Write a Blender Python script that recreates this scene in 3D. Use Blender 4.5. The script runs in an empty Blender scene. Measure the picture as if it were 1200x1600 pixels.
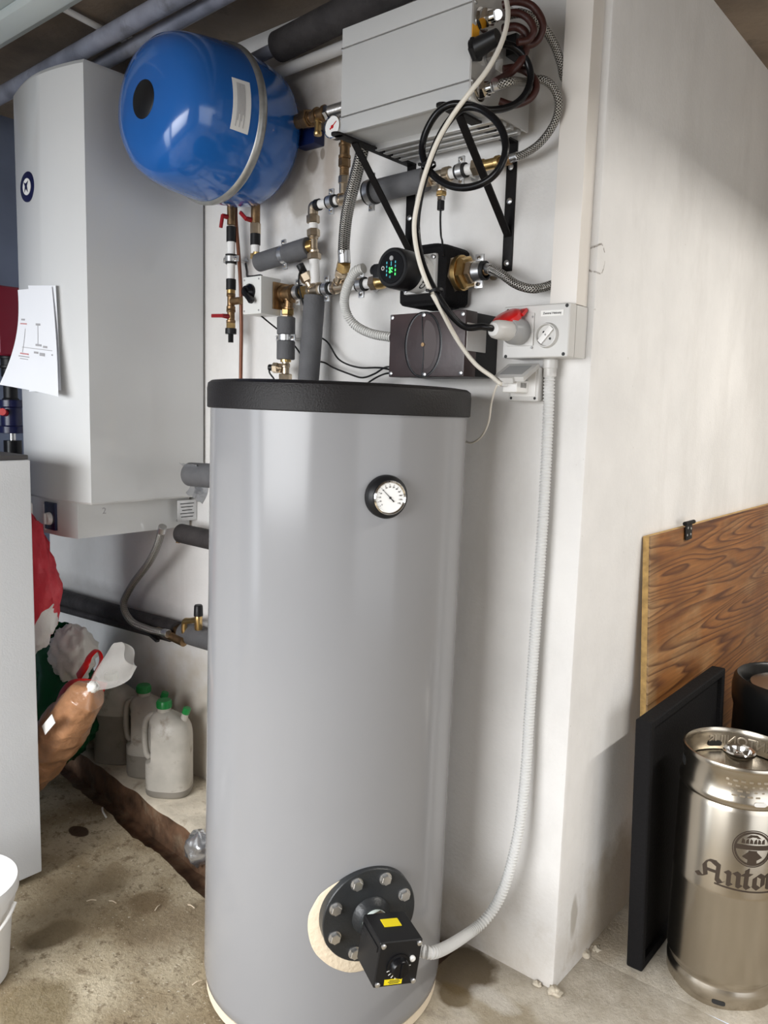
import bpy, bmesh, math, random
from mathutils import Vector, Matrix, noise as mnoise
# ------------------------------------------------------------------ camera, light, exposure
S = bpy.context.scene
COL = S.collection
cam_data = bpy.data.cameras.new('camera'); cam = bpy.data.objects.new('camera', cam_data); COL.objects.link(cam)
cam_data.sensor_fit = 'VERTICAL'; cam_data.sensor_height = 36.0; cam_data.lens = 27.71; cam_data.clip_start = 0.05
_r, _u, _b = Vector((0.7659, 0.6423, 0.0285)), Vector((-0.104, 0.0799, 0.9914)), Vector((0.6344, -0.7623, 0.128))
cam.matrix_world = Matrix((( _r.x, _u.x, _b.x, (0.8444, -1.7659, 1.5)[0]), (_r.y, _u.y, _b.y, (0.8444, -1.7659, 1.5)[1]), (_r.z, _u.z, _b.z, (0.8444, -1.7659, 1.5)[2]), (0, 0, 0, 1)))
S.camera = cam
S.view_settings.view_transform = 'Standard'; S.view_settings.look = 'None'
S.view_settings.gamma = 1.0; S.view_settings.exposure = 0.18; S.view_settings.use_curve_mapping = False
S.cycles.max_bounces = 10; S.cycles.diffuse_bounces = 6
S.cycles.sample_clamp_indirect = 6.0
world = bpy.data.worlds.new('sky'); S.world = world; world.use_nodes = True
world.node_tree.nodes['Background'].inputs[0].default_value = (0.80, 0.88, 1.0, 1); world.node_tree.nodes['Background'].inputs[1].default_value = 1.0

def area(name, loc, target, sx, sy, power, color, spread=180):
    d = bpy.data.lights.new(name, 'AREA'); d.shape = 'RECTANGLE'; d.size = sx; d.size_y = sy; d.energy = power; d.color = color; d.spread = math.radians(spread)
    o = bpy.data.objects.new(name, d); COL.objects.link(o); o.location = loc
    o.rotation_euler = (Vector(target) - Vector(loc)).to_track_quat('-Z', 'Y').to_euler()
    return o
# sky light falling in through the glazed door and the big window of the front wall, and the gate opening on the right
area('daylight_front_door', (-2.25, -3.50, 1.10), (-2.25, 0, -0.6), 0.6, 2.0, 15, (0.88, 0.94, 1.0), 120)
area('daylight_front_window', (-0.55, -3.50, 1.45), (-0.55, 0, -0.45), 2.4, 1.3, 60, (0.98, 0.99, 1.0), 112)
area('daylight_gate', (3.25, -1.35, 1.10), (0, -1.35, -0.1), 2.6, 2.1, 16, (1.0, 0.98, 0.95), 130)

# ------------------------------------------------------------------ helpers
V = Vector
def basis(ax):
    a = V(ax).normalized(); t = V((0, 0, 1)) if abs(a.z) < 0.9 else V((1, 0, 0))
    x = t.cross(a).normalized(); y = a.cross(x).normalized()
    return x, y, a
def lerp(a, b, t): return V(a) * (1 - t) + V(b) * t
def spline(pts, sub=8):
    P = [V(p) for p in pts]
    if len(P) < 3: return P
    E = [P[0] * 2 - P[1]] + P + [P[-1] * 2 - P[-2]]; out = []
    for i in range(1, len(E) - 2):
        p0, p1, p2, p3 = E[i - 1], E[i], E[i + 1], E[i + 2]
        for k in range(sub):
            t = k / sub
            out.append(0.5 * ((2 * p1) + (p2 - p0) * t + (2 * p0 - 5 * p1 + 4 * p2 - p3) * t * t + (3 * p1 - p0 - 3 * p2 + p3) * t ** 3))
    out.append(P[-1]); return out
def resample(P, step):
    out = [P[0].copy()]; acc = 0.0; last = P[0].copy()
    for q in P[1:]:
        d = (q - last).length
        while d > 1e-9 and acc + d >= step:
            last = last + (q - last) * ((step - acc) / d); out.append(last.copy()); d = (q - last).length; acc = 0.0
        acc += d; last = q.copy()
    out.append(P[-1].copy()); return out
class B:
    def __init__(s): s.v = []; s.f = []; s.uv = {}
    def add(s, vs, fs):
        o = len(s.v); s.v += [V(p) for p in vs]; s.f += [tuple(i + o for i in f) for f in fs]; return s
    def box(s, c, size, ax=None, bevel=0.0, seg=2):
        bm = bmesh.new(); bmesh.ops.create_cube(bm, size=1.0)
        for v in bm.verts: v.co = V((v.co.x * size[0], v.co.y * size[1], v.co.z * size[2]))
        if bevel: bmesh.ops.bevel(bm, geom=bm.edges[:], offset=bevel, segments=seg, affect='EDGES', profile=0.7)
        bm.verts.index_update()
        X, Y, Z = ax if ax else (V((1, 0, 0)), V((0, 1, 0)), V((0, 0, 1)))
        s.add([V(c) + V(X) * v.co.x + V(Y) * v.co.y + V(Z) * v.co.z for v in bm.verts], [[v.index for v in f.verts] for f in bm.faces]); bm.free(); return s
    def bounds(s, lo, hi, bevel=0.0, seg=2):
        lo, hi = V(lo), V(hi); d = hi - lo
        return s.box((lo + hi) / 2, (abs(d.x), abs(d.y), abs(d.z)), None, bevel, seg)
    def lathe(s, prof, o, axis, seg=32, phase=0.0, caps=True):
        x, y, a = basis(axis); o = V(o); base = len(s.v); n = len(prof)
        for (t, r) in prof:
            for k in range(seg):
                th = phase + 2 * math.pi * k / seg
                s.v.append(o + a * t + (x * math.cos(th) + y * math.sin(th)) * max(r, 1e-5))
        for i in range(n - 1):
            for k in range(seg):
                k2 = (k + 1) % seg
                s.f.append((base + i * seg + k, base + i * seg + k2, base + (i + 1) * seg + k2, base + (i + 1) * seg + k))
        if caps:
            s.f.append(tuple(base + k for k in reversed(range(seg)))); s.f.append(tuple(base + (n - 1) * seg + k for k in range(seg)))
        return s
    def cyl(s, p0, p1, r0, r1=None, seg=24, ch=0.0):
        r1 = r0 if r1 is None else r1; L = (V(p1) - V(p0)).length
        prof = [(0, r0 - ch), (ch, r0), (L - ch, r1), (L, r1 - ch)] if ch else [(0, r0), (L, r1)]
        return s.lathe(prof, p0, V(p1) - V(p0), seg)
    def nut(s, p0, p1, r, seg=6, phase=0.3):
        L = (V(p1) - V(p0)).length; c = min(r * 0.12, L * 0.25)
        return s.lathe([(0, r * 0.88), (c, r), (L - c, r), (L, r * 0.88)], p0, V(p1) - V(p0), seg, phase)
    def tube(s, pts, r, seg=12, sub=8, step=None, rf=None, flat=None):
        P = spline(pts, sub)
        if step: P = resample(P, step)
        n = len(P); base = len(s.v); T = []
        for i in range(n): T.append((P[min(i + 1, n - 1)] - P[max(i - 1, 0)]).normalized())
        x = basis(T[0])[0]; L = 0.0
        for i in range(n):
            x = (x - T[i] * x.dot(T[i])).normalized(); y = T[i].cross(x)
            if i: L += (P[i] - P[i - 1]).length
            rr = rf(i, L) if rf else r
            for k in range(seg):
                th = 2 * math.pi * k / seg
                s.uv[len(s.v)] = (k / seg, L)
                s.v.append(P[i] + (x * math.cos(th) * (flat or 1.0) + y * math.sin(th)) * rr)
        for i in range(n - 1):
            for k in range(seg):
                k2 = (k + 1) % seg
                s.f.append((base + i * seg + k, base + i * seg + k2, base + (i + 1) * seg + k2, base + (i + 1) * seg + k))
        s.f.append(tuple(base + k for k in reversed(range(seg)))); s.f.append(tuple(base + (n - 1) * seg + k for k in range(seg)))
        return s
    def prism(s, poly, o, ux, uy, depth):
        ux, uy, o = V(ux), V(uy), V(o); w = ux.cross(uy).normalized() * depth; n = len(poly)
        s.add([o + ux * p[0] + uy * p[1] for p in poly] + [o + ux * p[0] + uy * p[1] + w for p in poly],
              [tuple(reversed(range(n))), tuple(range(n, 2 * n))] + [(i, (i + 1) % n, n + (i + 1) % n, n + i) for i in range(n)])
        return s
    def grid(s, fn, nu, nv, closed_u=False):
        base = len(s.v); m = nu if closed_u else nu + 1
        for j in range(nv + 1):
            for i in range(m): s.v.append(V(fn(i / nu, j / nv)))
        for j in range(nv):
            for i in range(nu):
                i2 = (i + 1) % m
                s.f.append((base + j * m + i, base + j * m + i2, base + (j + 1) * m + i2, base + (j + 1) * m + i))
        return s
    def slab(s, fn, nu, nv, th):
        # a curved sheet with real thickness: fn(u, v) -> point, th along the sheet normal
        eps = 1e-3
        def nrm(u, v):
            a = V(fn(min(u + eps, 1), v)) - V(fn(max(u - eps, 0), v)); b = V(fn(u, min(v + eps, 1))) - V(fn(u, max(v - eps, 0)))
            return a.cross(b).normalized()
        b0 = len(s.v); m = nu + 1
        for side in (0, 1):
            for j in range(nv + 1):
                for i in range(m):
                    u, v = i / nu, j / nv; s.v.append(V(fn(u, v)) + nrm(u, v) * (th * side))
        N = m * (nv + 1); q = lambda i, j, k: b0 + k * N + j * m + i
        for j in range(nv):
            for i in range(nu):
                s.f.append((q(i, j, 1), q(i + 1, j, 1), q(i + 1, j + 1, 1), q(i, j + 1, 1)))
                s.f.append((q(i, j + 1, 0), q(i + 1, j + 1, 0), q(i + 1, j, 0), q(i, j, 0)))
        for i in range(nu):
            s.f.append((q(i, 0, 0), q(i + 1, 0, 0), q(i + 1, 0, 1), q(i, 0, 1))); s.f.append((q(i + 1, nv, 0), q(i, nv, 0), q(i, nv, 1), q(i + 1, nv, 1)))
        for j in range(nv):
            s.f.append((q(0, j + 1, 0), q(0, j, 0), q(0, j, 1), q(0, j + 1, 1))); s.f.append((q(nu, j, 0), q(nu, j + 1, 0), q(nu, j + 1, 1), q(nu, j, 1)))
        return s
ORG = {}
def thing(name, label, cat, loc, group=None):
    o = bpy.data.objects.new(name, None); COL.objects.link(o); o.location = loc; o.empty_display_size = 0.05
    o['label'] = label; o['category'] = cat
    if group: o['group'] = group
    ORG[o.name] = V(loc); return o
def mesh(name, b, mat, org, angle=38):
    me = bpy.data.meshes.new(name); me.from_pydata([tuple(p - org) for p in b.v], [], b.f)
    if b.uv:
        ul = me.uv_layers.new(name='UVMap')
        for l in me.loops:
            ul.data[l.index].uv = b.uv.get(l.vertex_index, (0, 0))
        for p in me.polygons:
            us = [ul.data[i].uv[0] for i in p.loop_indices]
            if max(us) - min(us) > 0.5:
                for i in p.loop_indices:
                    if ul.data[i].uv[0] < 0.5: ul.data[i].uv[0] += 1.0
    me.validate(); me.materials.append(mat)
    me.shade_smooth(); me.set_sharp_from_angle(angle=math.radians(angle)); me.update(); return me
def part(name, b, mat, parent, label=None, angle=38):
    org = ORG[parent.name]
    o = bpy.data.objects.new(name, mesh(name, b, mat, org, angle)); COL.objects.link(o); o.parent = parent; ORG[o.name] = org
    if label: o['label'] = label
    return o
def single(name, b, mat, label, cat, group=None, angle=38, loc=None):
    if loc is None:
        lo = [min(p[i] for p in b.v) for i in range(3)]; hi = [max(p[i] for p in b.v) for i in range(3)]
        loc = V(((lo[0] + hi[0]) / 2, (lo[1] + hi[1]) / 2, lo[2]))
    o = bpy.data.objects.new(name, mesh(name, b, mat, V(loc), angle)); COL.objects.link(o); o.location = loc; ORG[o.name] = V(loc)
    o['label'] = label; o['category'] = cat
    if group: o['group'] = group
    return o
def struct(name, b, mat, label=None, angle=30):
    o = bpy.data.objects.new(name, mesh(name, b, mat, V((0, 0, 0)), angle)); COL.objects.link(o); o['kind'] = 'structure'; ORG[o.name] = V((0, 0, 0))
    if label: o['label'] = label
    return o
def text(name, body, size, mat, parent, o, ux, uy, depth=0.0004, align='CENTER', warp=None, bold=0.0, label=None):
    cu = bpy.data.curves.new('lettering', 'FONT'); cu.body = body; cu.size = size; cu.align_x = align; cu.align_y = 'CENTER'; cu.extrude = depth; cu.offset = bold
    t = bpy.data.objects.new('lettering', cu); COL.objects.link(t)
    dg = bpy.context.evaluated_depsgraph_get(); me = bpy.data.meshes.new_from_object(t.evaluated_get(dg))
    bpy.data.objects.remove(t); bpy.data.curves.remove(cu)
    ux, uy = V(ux).normalized(), V(uy).normalized(); w = ux.cross(uy); b = B()
    if warp: vs = [warp(v.co.x, v.co.y, v.co.z) for v in me.vertices]
    else: vs = [V(o) + ux * v.co.x + uy * v.co.y + w * v.co.z for v in me.vertices]
    b.add(vs, [tuple(p.vertices) for p in me.polygons]); bpy.data.meshes.remove(me)
    return part(name, b, mat, parent, label, 20)

# ------------------------------------------------------------------ materials
MT = {}
def nodes(name):
    m = bpy.data.materials.new(name); m.use_nodes = True; nt = m.node_tree
    return m, nt, nt.nodes, nt.links, nt.nodes['Principled BSDF']
def M(name, col, rough=0.5, metal=0.0, var=0.0, vs=8.0, bump=0.0, bs=60.0, coat=0.0, trans=0.0, emit=None, es=1.0, dirt=None, ds=5.0, dt=0.5, rv=0.0, ior=1.45, alpha=1.0, spec=0.5):
    m, nt, N, L, P = nodes(name)
    P.inputs['Base Color'].default_value = (*col, 1); P.inputs['Roughness'].default_value = rough; P.inputs['Metallic'].default_value = metal
    P.inputs['Coat Weight'].default_value = coat; P.inputs['Coat Roughness'].default_value = 0.08; P.inputs['IOR'].default_value = ior
    P.inputs['Transmission Weight'].default_value = trans; P.inputs['Alpha'].default_value = alpha; P.inputs['Specular IOR Level'].default_value = spec
    if emit: P.inputs['Emission Color'].default_value = (*emit, 1); P.inputs['Emission Strength'].default_value = es
    g = N.new('ShaderNodeNewGeometry')
    if var or dirt or rv:
        n = N.new('ShaderNodeTexNoise'); n.inputs['Scale'].default_value = vs; n.inputs['Detail'].default_value = 5; L.new(g.outputs['Position'], n.inputs['Vector'])
        r = N.new('ShaderNodeValToRGB'); r.color_ramp.elements[0].position = 0.3; r.color_ramp.elements[1].position = 0.7
        r.color_ramp.elements[0].color = (*[max(c * (1 - var), 0) for c in col], 1); r.color_ramp.elements[1].color = (*[min(c * (1 + var), 1) for c in col], 1)
        L.new(n.outputs['Fac'], r.inputs['Fac']); out = r.outputs['Color']
        if dirt:
            d = N.new('ShaderNodeTexNoise'); d.inputs['Scale'].default_value = ds; d.inputs['Detail'].default_value = 8; d.inputs['Roughness'].default_value = 0.65; L.new(g.outputs['Position'], d.inputs['Vector'])
            dr = N.new('ShaderNodeValToRGB'); dr.color_ramp.elements[0].position = dt; dr.color_ramp.elements[1].position = min(dt + 0.18, 1); L.new(d.outputs['Fac'], dr.inputs['Fac'])
            mx = N.new('ShaderNodeMix'); mx.data_type = 'RGBA'; L.new(dr.outputs['Color'], mx.inputs[0]); L.new(out, mx.inputs[6]); mx.inputs[7].default_value = (*dirt, 1); out = mx.outputs[2]
        L.new(out, P.inputs['Base Color'])
        if rv:
            mr = N.new('ShaderNodeMapRange'); mr.inputs['To Min'].default_value = max(rough - rv, 0.02); mr.inputs['To Max'].default_value = rough + rv; L.new(n.outputs['Fac'], mr.inputs['Value']); L.new(mr.outputs['Result'], P.inputs['Roughness'])
    if bump:
        n2 = N.new('ShaderNodeTexNoise'); n2.inputs['Scale'].default_value = bs; n2.inputs['Detail'].default_value = 4; L.new(g.outputs['Position'], n2.inputs['Vector'])
        bp = N.new('ShaderNodeBump'); bp.inputs['Strength'].default_value = bump; bp.inputs['Distance'].default_value = 0.01; L.new(n2.outputs['Fac'], bp.inputs['Height']); L.new(bp.outputs['Normal'], P.inputs['Normal'])
    MT[name] = m; return m
def mathn(N, L, op, a, b=None):
    n = N.new('ShaderNodeMath'); n.operation = op
    for i, q in enumerate((a, b)):
        if q is None: continue
        if isinstance(q, (int, float)): n.inputs[i].default_value = q
        else: L.new(q, n.inputs[i])
    return n.outputs[0]
def blot(N, L, pos, c, rad, amt=0.5, ns=9.0, soft=0.25):
    # factor 1 inside an uneven-edged blot around c with radii rad, 0 outside
    s = N.new('ShaderNodeVectorMath'); s.operation = 'SUBTRACT'; L.new(pos, s.inputs[0]); s.inputs[1].default_value = c
    d = N.new('ShaderNodeVectorMath'); d.operation = 'DIVIDE'; L.new(s.outputs[0], d.inputs[0]); d.inputs[1].default_value = rad
    l = N.new('ShaderNodeVectorMath'); l.operation = 'LENGTH'; L.new(d.outputs[0], l.inputs[0])
    n = N.new('ShaderNodeTexNoise'); n.inputs['Scale'].default_value = ns; n.inputs['Detail'].default_value = 5; L.new(pos, n.inputs['Vector'])
    k = mathn(N, L, 'ADD', l.outputs['Value'], mathn(N, L, 'MULTIPLY', mathn(N, L, 'SUBTRACT', n.outputs['Fac'], 0.5), amt * 2))
    mr = N.new('ShaderNodeMapRange'); mr.inputs['From Min'].default_value = 1.0 + soft / 2; mr.inputs['From Max'].default_value = 1.0 - soft / 2; L.new(k, mr.inputs['Value'])
    return mr.outputs['Result']
def over(N, L, base, fac, col):
    mx = N.new('ShaderNodeMix'); mx.data_type = 'RGBA'; L.new(fac, mx.inputs[0]); L.new(base, mx.inputs[6])
    if isinstance(col, tuple): mx.inputs[7].default_value = (*col, 1)
    else: L.new(col, mx.inputs[7])
    return mx.outputs[2]
def ramp(N, L, fac, stops):
    r = N.new('ShaderNodeValToRGB'); e = r.color_ramp.elements
    while len(e) < len(stops): e.new(0.5)
    for i, (p, c) in enumerate(stops): e[i].position = p; e[i].color = (*c, 1)
    L.new(fac, r.inputs['Fac']); return r.outputs['Color']
def tex(N, L, pos, scale, detail=6, rough=0.6, stretch=None):
    n = N.new('ShaderNodeTexNoise'); n.inputs['Scale'].default_value = scale; n.inputs['Detail'].default_value = detail; n.inputs['Roughness'].default_value = rough
    if stretch:
        mp = N.new('ShaderNodeMapping'); mp.inputs['Scale'].default_value = stretch; L.new(pos, mp.inputs['Vector']); pos = mp.outputs['Vector']
    L.new(pos, n.inputs['Vector']); return n.outputs['Fac']
def bumpn(N, L, P, h, strength, dist=0.01):
    bp = N.new('ShaderNodeBump'); bp.inputs['Strength'].default_value = strength; bp.inputs['Distance'].default_value = dist; L.new(h, bp.inputs['Height']); L.new(bp.outputs['Normal'], P.inputs['Normal'])

def wall_material(name, base, marks=(), rings=()):
    m, nt, N, L, P = nodes(name); g = N.new('ShaderNodeNewGeometry'); pos = g.outputs['Position']
    c = ramp(N, L, tex(N, L, pos, 1.7, 6, 0.6), [(0.3, tuple(k * 0.84 for k in base)), (0.66, base)])
    c = over(N, L, c, mathn(N, L, 'MULTIPLY', ramp(N, L, tex(N, L, pos, 3.2, 8, 0.7, (1, 1, 0.4)), [(0.48, (0, 0, 0)), (0.74, (1, 1, 1))]), 0.6), tuple(k * f for k, f in zip(base, (0.74, 0.73, 0.715))))
    speck = ramp(N, L, tex(N, L, pos, 70, 3, 0.6), [(0.70, (0, 0, 0)), (0.76, (1, 1, 1))])
    c = over(N, L, c, mathn(N, L, 'MULTIPLY', speck, 0.35), (0.30, 0.27, 0.23))
    # grubby band above the floor
    sx = N.new('ShaderNodeSeparateXYZ'); L.new(pos, sx.inputs[0])
    mr = N.new('ShaderNodeMapRange'); mr.inputs['From Min'].default_value = 0.30; mr.inputs['From Max'].default_value = 0.0; L.new(sx.outputs['Z'], mr.inputs['Value'])
    low = mathn(N, L, 'MULTIPLY', mr.outputs['Result'], ramp(N, L, tex(N, L, pos, 7, 7, 0.7), [(0.42, (0, 0, 0)), (0.72, (1, 1, 1))]))
    c = over(N, L, c, mathn(N, L, 'MULTIPLY', low, 0.9), (0.36, 0.30, 0.22))
    for (ce, ra, col, am, so, st) in marks:
        c = over(N, L, c, mathn(N, L, 'MULTIPLY', blot(N, L, pos, ce, ra, am, 14.0, so), st), col)
    for (ce, ra, col) in rings:
        f = mathn(N, L, 'SUBTRACT', blot(N, L, pos, ce, ra, 0.22, 30.0, 0.08), blot(N, L, pos, ce, tuple(k * 0.90 for k in ra), 0.22, 30.0, 0.08))
        c = over(N, L, c, mathn(N, L, 'MULTIPLY', mathn(N, L, 'MULTIPLY', mathn(N, L, 'MAXIMUM', f, 0.0), ramp(N, L, tex(N, L, pos, 60), [(0.42, (0, 0, 0)), (0.55, (1, 1, 1))])), 0.9), col)
    L.new(c, P.inputs['Base Color']); P.inputs['Roughness'].default_value = 0.75; P.inputs['Specular IOR Level'].default_value = 0.25
    bumpn(N, L, P, mathn(N, L, 'ADD', tex(N, L, pos, 90, 4, 0.6), mathn(N, L, 'MULTIPLY', tex(N, L, pos, 6, 4, 0.5), 1.5)), 0.25, 0.004)
    return m
def floor_material():
    m, nt, N, L, P = nodes('concrete_floor'); g = N.new('ShaderNodeNewGeometry'); pos = g.outputs['Position']
    c = ramp(N, L, tex(N, L, pos, 3.0, 9, 0.65), [(0.32, (0.15, 0.106, 0.056)), (0.46, (0.36, 0.285, 0.180)), (0.62, (0.60, 0.515, 0.37))])
    c = over(N, L, c, mathn(N, L, 'MULTIPLY', ramp(N, L, tex(N, L, pos, 24, 7, 0.75), [(0.50, (0, 0, 0)), (0.62, (1, 1, 1))]), 0.8), (0.17, 0.12, 0.065))
    c = over(N, L, c, ramp(N, L, tex(N, L, pos, 60, 4, 0.7), [(0.60, (0, 0, 0)), (0.68, (0.8, 0.8, 0.8))]), (0.12, 0.085, 0.05))
    c = over(N, L, c, ramp(N, L, tex(N, L, pos, 95, 3, 0.6), [(0.63, (0, 0, 0)), (0.70, (0.8, 0.8, 0.8))]), (0.72, 0.66, 0.54))
    # the pale screed by the corner and under the keg
    c = over(N, L, c, mathn(N, L, 'MULTIPLY', blot(N, L, pos, (0.25, 0.15, 0), (0.75, 0.62, 9), 0.35, 3.0, 0.5), 0.8), ramp(N, L, tex(N, L, pos, 9, 8, 0.7), [(0.3, (0.36, 0.315, 0.25)), (0.65, (0.62, 0.575, 0.50))]))
    for (ce, ra, col, am, so, st) in FLOOR_STAINS:
        c = over(N, L, c, mathn(N, L, 'MULTIPLY', blot(N, L, pos, ce, ra, am, 12.0, so), st), col)
    L.new(c, P.inputs['Base Color']); P.inputs['Roughness'].default_value = 0.8; P.inputs['Specular IOR Level'].default_value = 0.3
    bumpn(N, L, P, mathn(N, L, 'ADD', tex(N, L, pos, 55, 8, 0.75), tex(N, L, pos, 6, 3, 0.5)), 0.8, 0.008)
    return m
def braid_material(name, base=(0.52, 0.50, 0.46), dark=0.10):
    m, nt, N, L, P = nodes(name); uv = N.new('ShaderNodeUVMap'); sx = N.new('ShaderNodeSeparateXYZ'); L.new(uv.outputs[0], sx.inputs[0])
    u = mathn(N, L, 'MULTIPLY', sx.outputs['X'], 2 * math.pi * 7); v = mathn(N, L, 'MULTIPLY', sx.outputs['Y'], 2 * math.pi * 170)
    a = mathn(N, L, 'SINE', mathn(N, L, 'ADD', u, v)); b2 = mathn(N, L, 'SINE', mathn(N, L, 'SUBTRACT', u, v))
    h = mathn(N, L, 'MAXIMUM', a, b2)
    c = ramp(N, L, h, [(0.25, tuple(q * dark for q in base)), (0.8, base)])
    L.new(c, P.inputs['Base Color']); P.inputs['Metallic'].default_value = 0.9; P.inputs['Roughness'].default_value = 0.32
    bumpn(N, L, P, h, 0.6, 0.002); return m
def wood_material():
    m, nt, N, L, P = nodes('stained_pine_board'); g = N.new('ShaderNodeNewGeometry'); pos = g.outputs['Position']
    mp = N.new('ShaderNodeMapping'); mp.inputs['Scale'].default_value = (1, 0.16, 2.4); mp.inputs['Rotation'].default_value = (0.06, 0, 0); L.new(pos, mp.inputs['Vector']); q = mp.outputs['Vector']
    w = N.new('ShaderNodeTexNoise'); w.inputs['Scale'].default_value = 2.6; w.inputs['Detail'].default_value = 2.5; w.inputs['Roughness'].default_value = 0.35; w.inputs['Distortion'].default_value = 0.25; L.new(q, w.inputs['Vector'])
    ringv = mathn(N, L, 'FRACT', mathn(N, L, 'MULTIPLY', w.outputs['Fac'], 26.0))
    grain = ramp(N, L, ringv, [(0.0, (0.29, 0.120, 0.032)), (0.55, (0.235, 0.088, 0.020)), (0.86, (0.085, 0.026, 0.007)), (1.0, (0.27, 0.110, 0.030))])
    pale = ramp(N, L, ringv, [(0.0, (0.40, 0.265, 0.135)), (0.62, (0.34, 0.215, 0.10)), (0.90, (0.16, 0.082, 0.034)), (1.0, (0.38, 0.25, 0.125))])
    fine = ramp(N, L, tex(N, L, pos, 30, 4, 0.6, (1, 0.12, 4)), [(0.35, (0.70, 0.70, 0.70)), (0.65, (1.12, 1.12, 1.12))])
    bl = ramp(N, L, tex(N, L, pos, 4.2, 5, 0.6, (1, 0.5, 1.4)), [(0.52, (0, 0, 0)), (0.66, (1, 1, 1))])
    sx = N.new('ShaderNodeSeparateXYZ'); L.new(pos, sx.inputs[0])
    ed = N.new('ShaderNodeMapRange'); ed.inputs['From Min'].default_value = 0.50; ed.inputs['From Max'].default_value = 0.40; L.new(mathn(N, L, 'ADD', sx.outputs['Y'], mathn(N, L, 'MULTIPLY', tex(N, L, pos, 12), 0.08)), ed.inputs['Value'])
    c = over(N, L, grain, mathn(N, L, 'MINIMUM', mathn(N, L, 'ADD', mathn(N, L, 'MULTIPLY', bl, 0.45), mathn(N, L, 'MULTIPLY', ed.outputs['Result'], 0.9)), 1.0), pale)
    dk = ramp(N, L, tex(N, L, pos, 3.0, 4, 0.6), [(0.48, (0, 0, 0)), (0.7, (1, 1, 1))])
    c = over(N, L, c, mathn(N, L, 'MULTIPLY', dk, 0.55), (0.13, 0.042, 0.010))
    mu = N.new('ShaderNodeMix'); mu.data_type = 'RGBA'; mu.blend_type = 'MULTIPLY'; mu.inputs[0].default_value = 1.0; L.new(c, mu.inputs[6]); L.new(fine, mu.inputs[7])
    L.new(mu.outputs[2], P.inputs['Base Color']); P.inputs['Roughness'].default_value = 0.55
    bumpn(N, L, P, ringv, 0.12, 0.002); return m
# ------------------------------------------------------------------ palette
WALLMARKS = [((-0.9449, 0, 2.2431), (0.026, 1, 0.034), (0.07, 0.055, 0.045), 0.7, 0.4, 0.95), ((-0.9047, 0, 2.2563), (0.010, 1, 0.017), (0.08, 0.06, 0.05), 0.25, 0.3, 0.95),
             ((-0.8746, 0, 2.2238), (0.025, 1, 0.09), (0.34, 0.24, 0.17), 0.9, 0.8, 0.55), ((-0.97, 0, 2.30), (0.22, 1, 0.22), (0.40, 0.35, 0.30), 0.6, 0.9, 0.6),
             ((-1.0, 0, 2.14), (0.05, 1, 0.06), (0.25, 0.22, 0.18), 1.0, 0.6, 0.6), ((-0.35, 0, 0.02), (0.30, 1, 0.13), (0.40, 0.34, 0.26), 0.7, 0.6, 0.5),
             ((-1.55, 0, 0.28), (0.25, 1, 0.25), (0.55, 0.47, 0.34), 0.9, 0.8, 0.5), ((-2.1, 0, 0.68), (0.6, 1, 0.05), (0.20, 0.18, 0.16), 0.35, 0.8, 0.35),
             ((0, 0.10, 0.16), (1, 0.018, 0.06), (0.30, 0.26, 0.20), 0.7, 0.5, 0.6), ((0, 0.40, 0.10), (1, 0.22, 0.18), (0.38, 0.31, 0.22), 0.6, 0.6, 0.7)]
m_wall = wall_material('limewashed_wall', (0.80, 0.785, 0.765), WALLMARKS, [((0, 0.0135, 1.8651), (0.05, 0.026, 0.036), (0.16, 0.13, 0.10))])
m_wall2 = wall_material('limewashed_wall_plain', (0.66, 0.645, 0.62))
FLOOR_STAINS = [((-0.2219, -0.0975, -0), (0.085, 0.10, 1), (0.105, 0.075, 0.04), 0.55, 0.22, 0.92), ((-0.1906, -0.1902, 0), (0.05, 0.04, 1), (0.13, 0.09, 0.04), 0.6, 0.3, 0.85),
                ((-1.1633, -0.7686, 0), (0.055, 0.075, 1), (0.12, 0.085, 0.04), 0.5, 0.35, 0.85), ((-1.6214, -0.4315, 0), (0.045, 0.03, 1), (0.05, 0.022, 0.010), 0.35, 0.15, 0.95),
                ((-1.0986, -0.5001, 0), (0.05, 0.06, 1), (0.17, 0.115, 0.06), 0.8, 0.5, 0.7), ((-0.921, -0.9266, 0), (0.11, 0.09, 1), (0.20, 0.15, 0.075), 0.6, 0.6, 0.75),
                ((-1.2931, -0.5228, 0), (0.08, 0.06, 1), (0.26, 0.20, 0.12), 1.0, 0.6, 0.6), ((-1.2667, -0.6954, 0), (0.16, 0.12, 1), (0.24, 0.185, 0.11), 0.8, 0.7, 0.55),
                ((-0.9286, -0.5062, 0), (0.10, 0.16, 1), (0.26, 0.20, 0.13), 0.8, 0.7, 0.5), ((-0.0433, -0.1662, 0), (0.10, 0.06, 1), (0.30, 0.24, 0.15), 0.7, 0.5, 0.6),
                ((0.025, 0.2848, 0), (0.10, 0.09, 1), (0.40, 0.33, 0.24), 0.6, 0.5, 0.6), ((-0.1024, -0.132, 0), (0.06, 0.03, 1), (0.66, 0.62, 0.56), 0.8, 0.5, 0.6)]
m_floor = floor_material()
m_trench = M('rusty_wet_channel', (0.13, 0.072, 0.042), 0.55, var=0.55, vs=14, bump=0.5, bs=30, dirt=(0.24, 0.18, 0.12), ds=9, dt=0.55)
m_ledge = M('pale_mortar_ledge', (0.55, 0.49, 0.39), 0.85, var=0.25, vs=9, bump=0.5, bs=40, dirt=(0.16, 0.10, 0.06), ds=12, dt=0.58)
m_ceil = M('raw_concrete_ceiling', (0.22, 0.175, 0.135), 0.85, var=0.35, vs=4, bump=0.5, bs=30, dirt=(0.07, 0.06, 0.05), ds=8, dt=0.6)
m_tank = M('grey_gloss_sheet', (0.255, 0.255, 0.262), 0.17, spec=0.38, var=0.02, vs=3, bump=0.012, bs=5)
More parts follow.
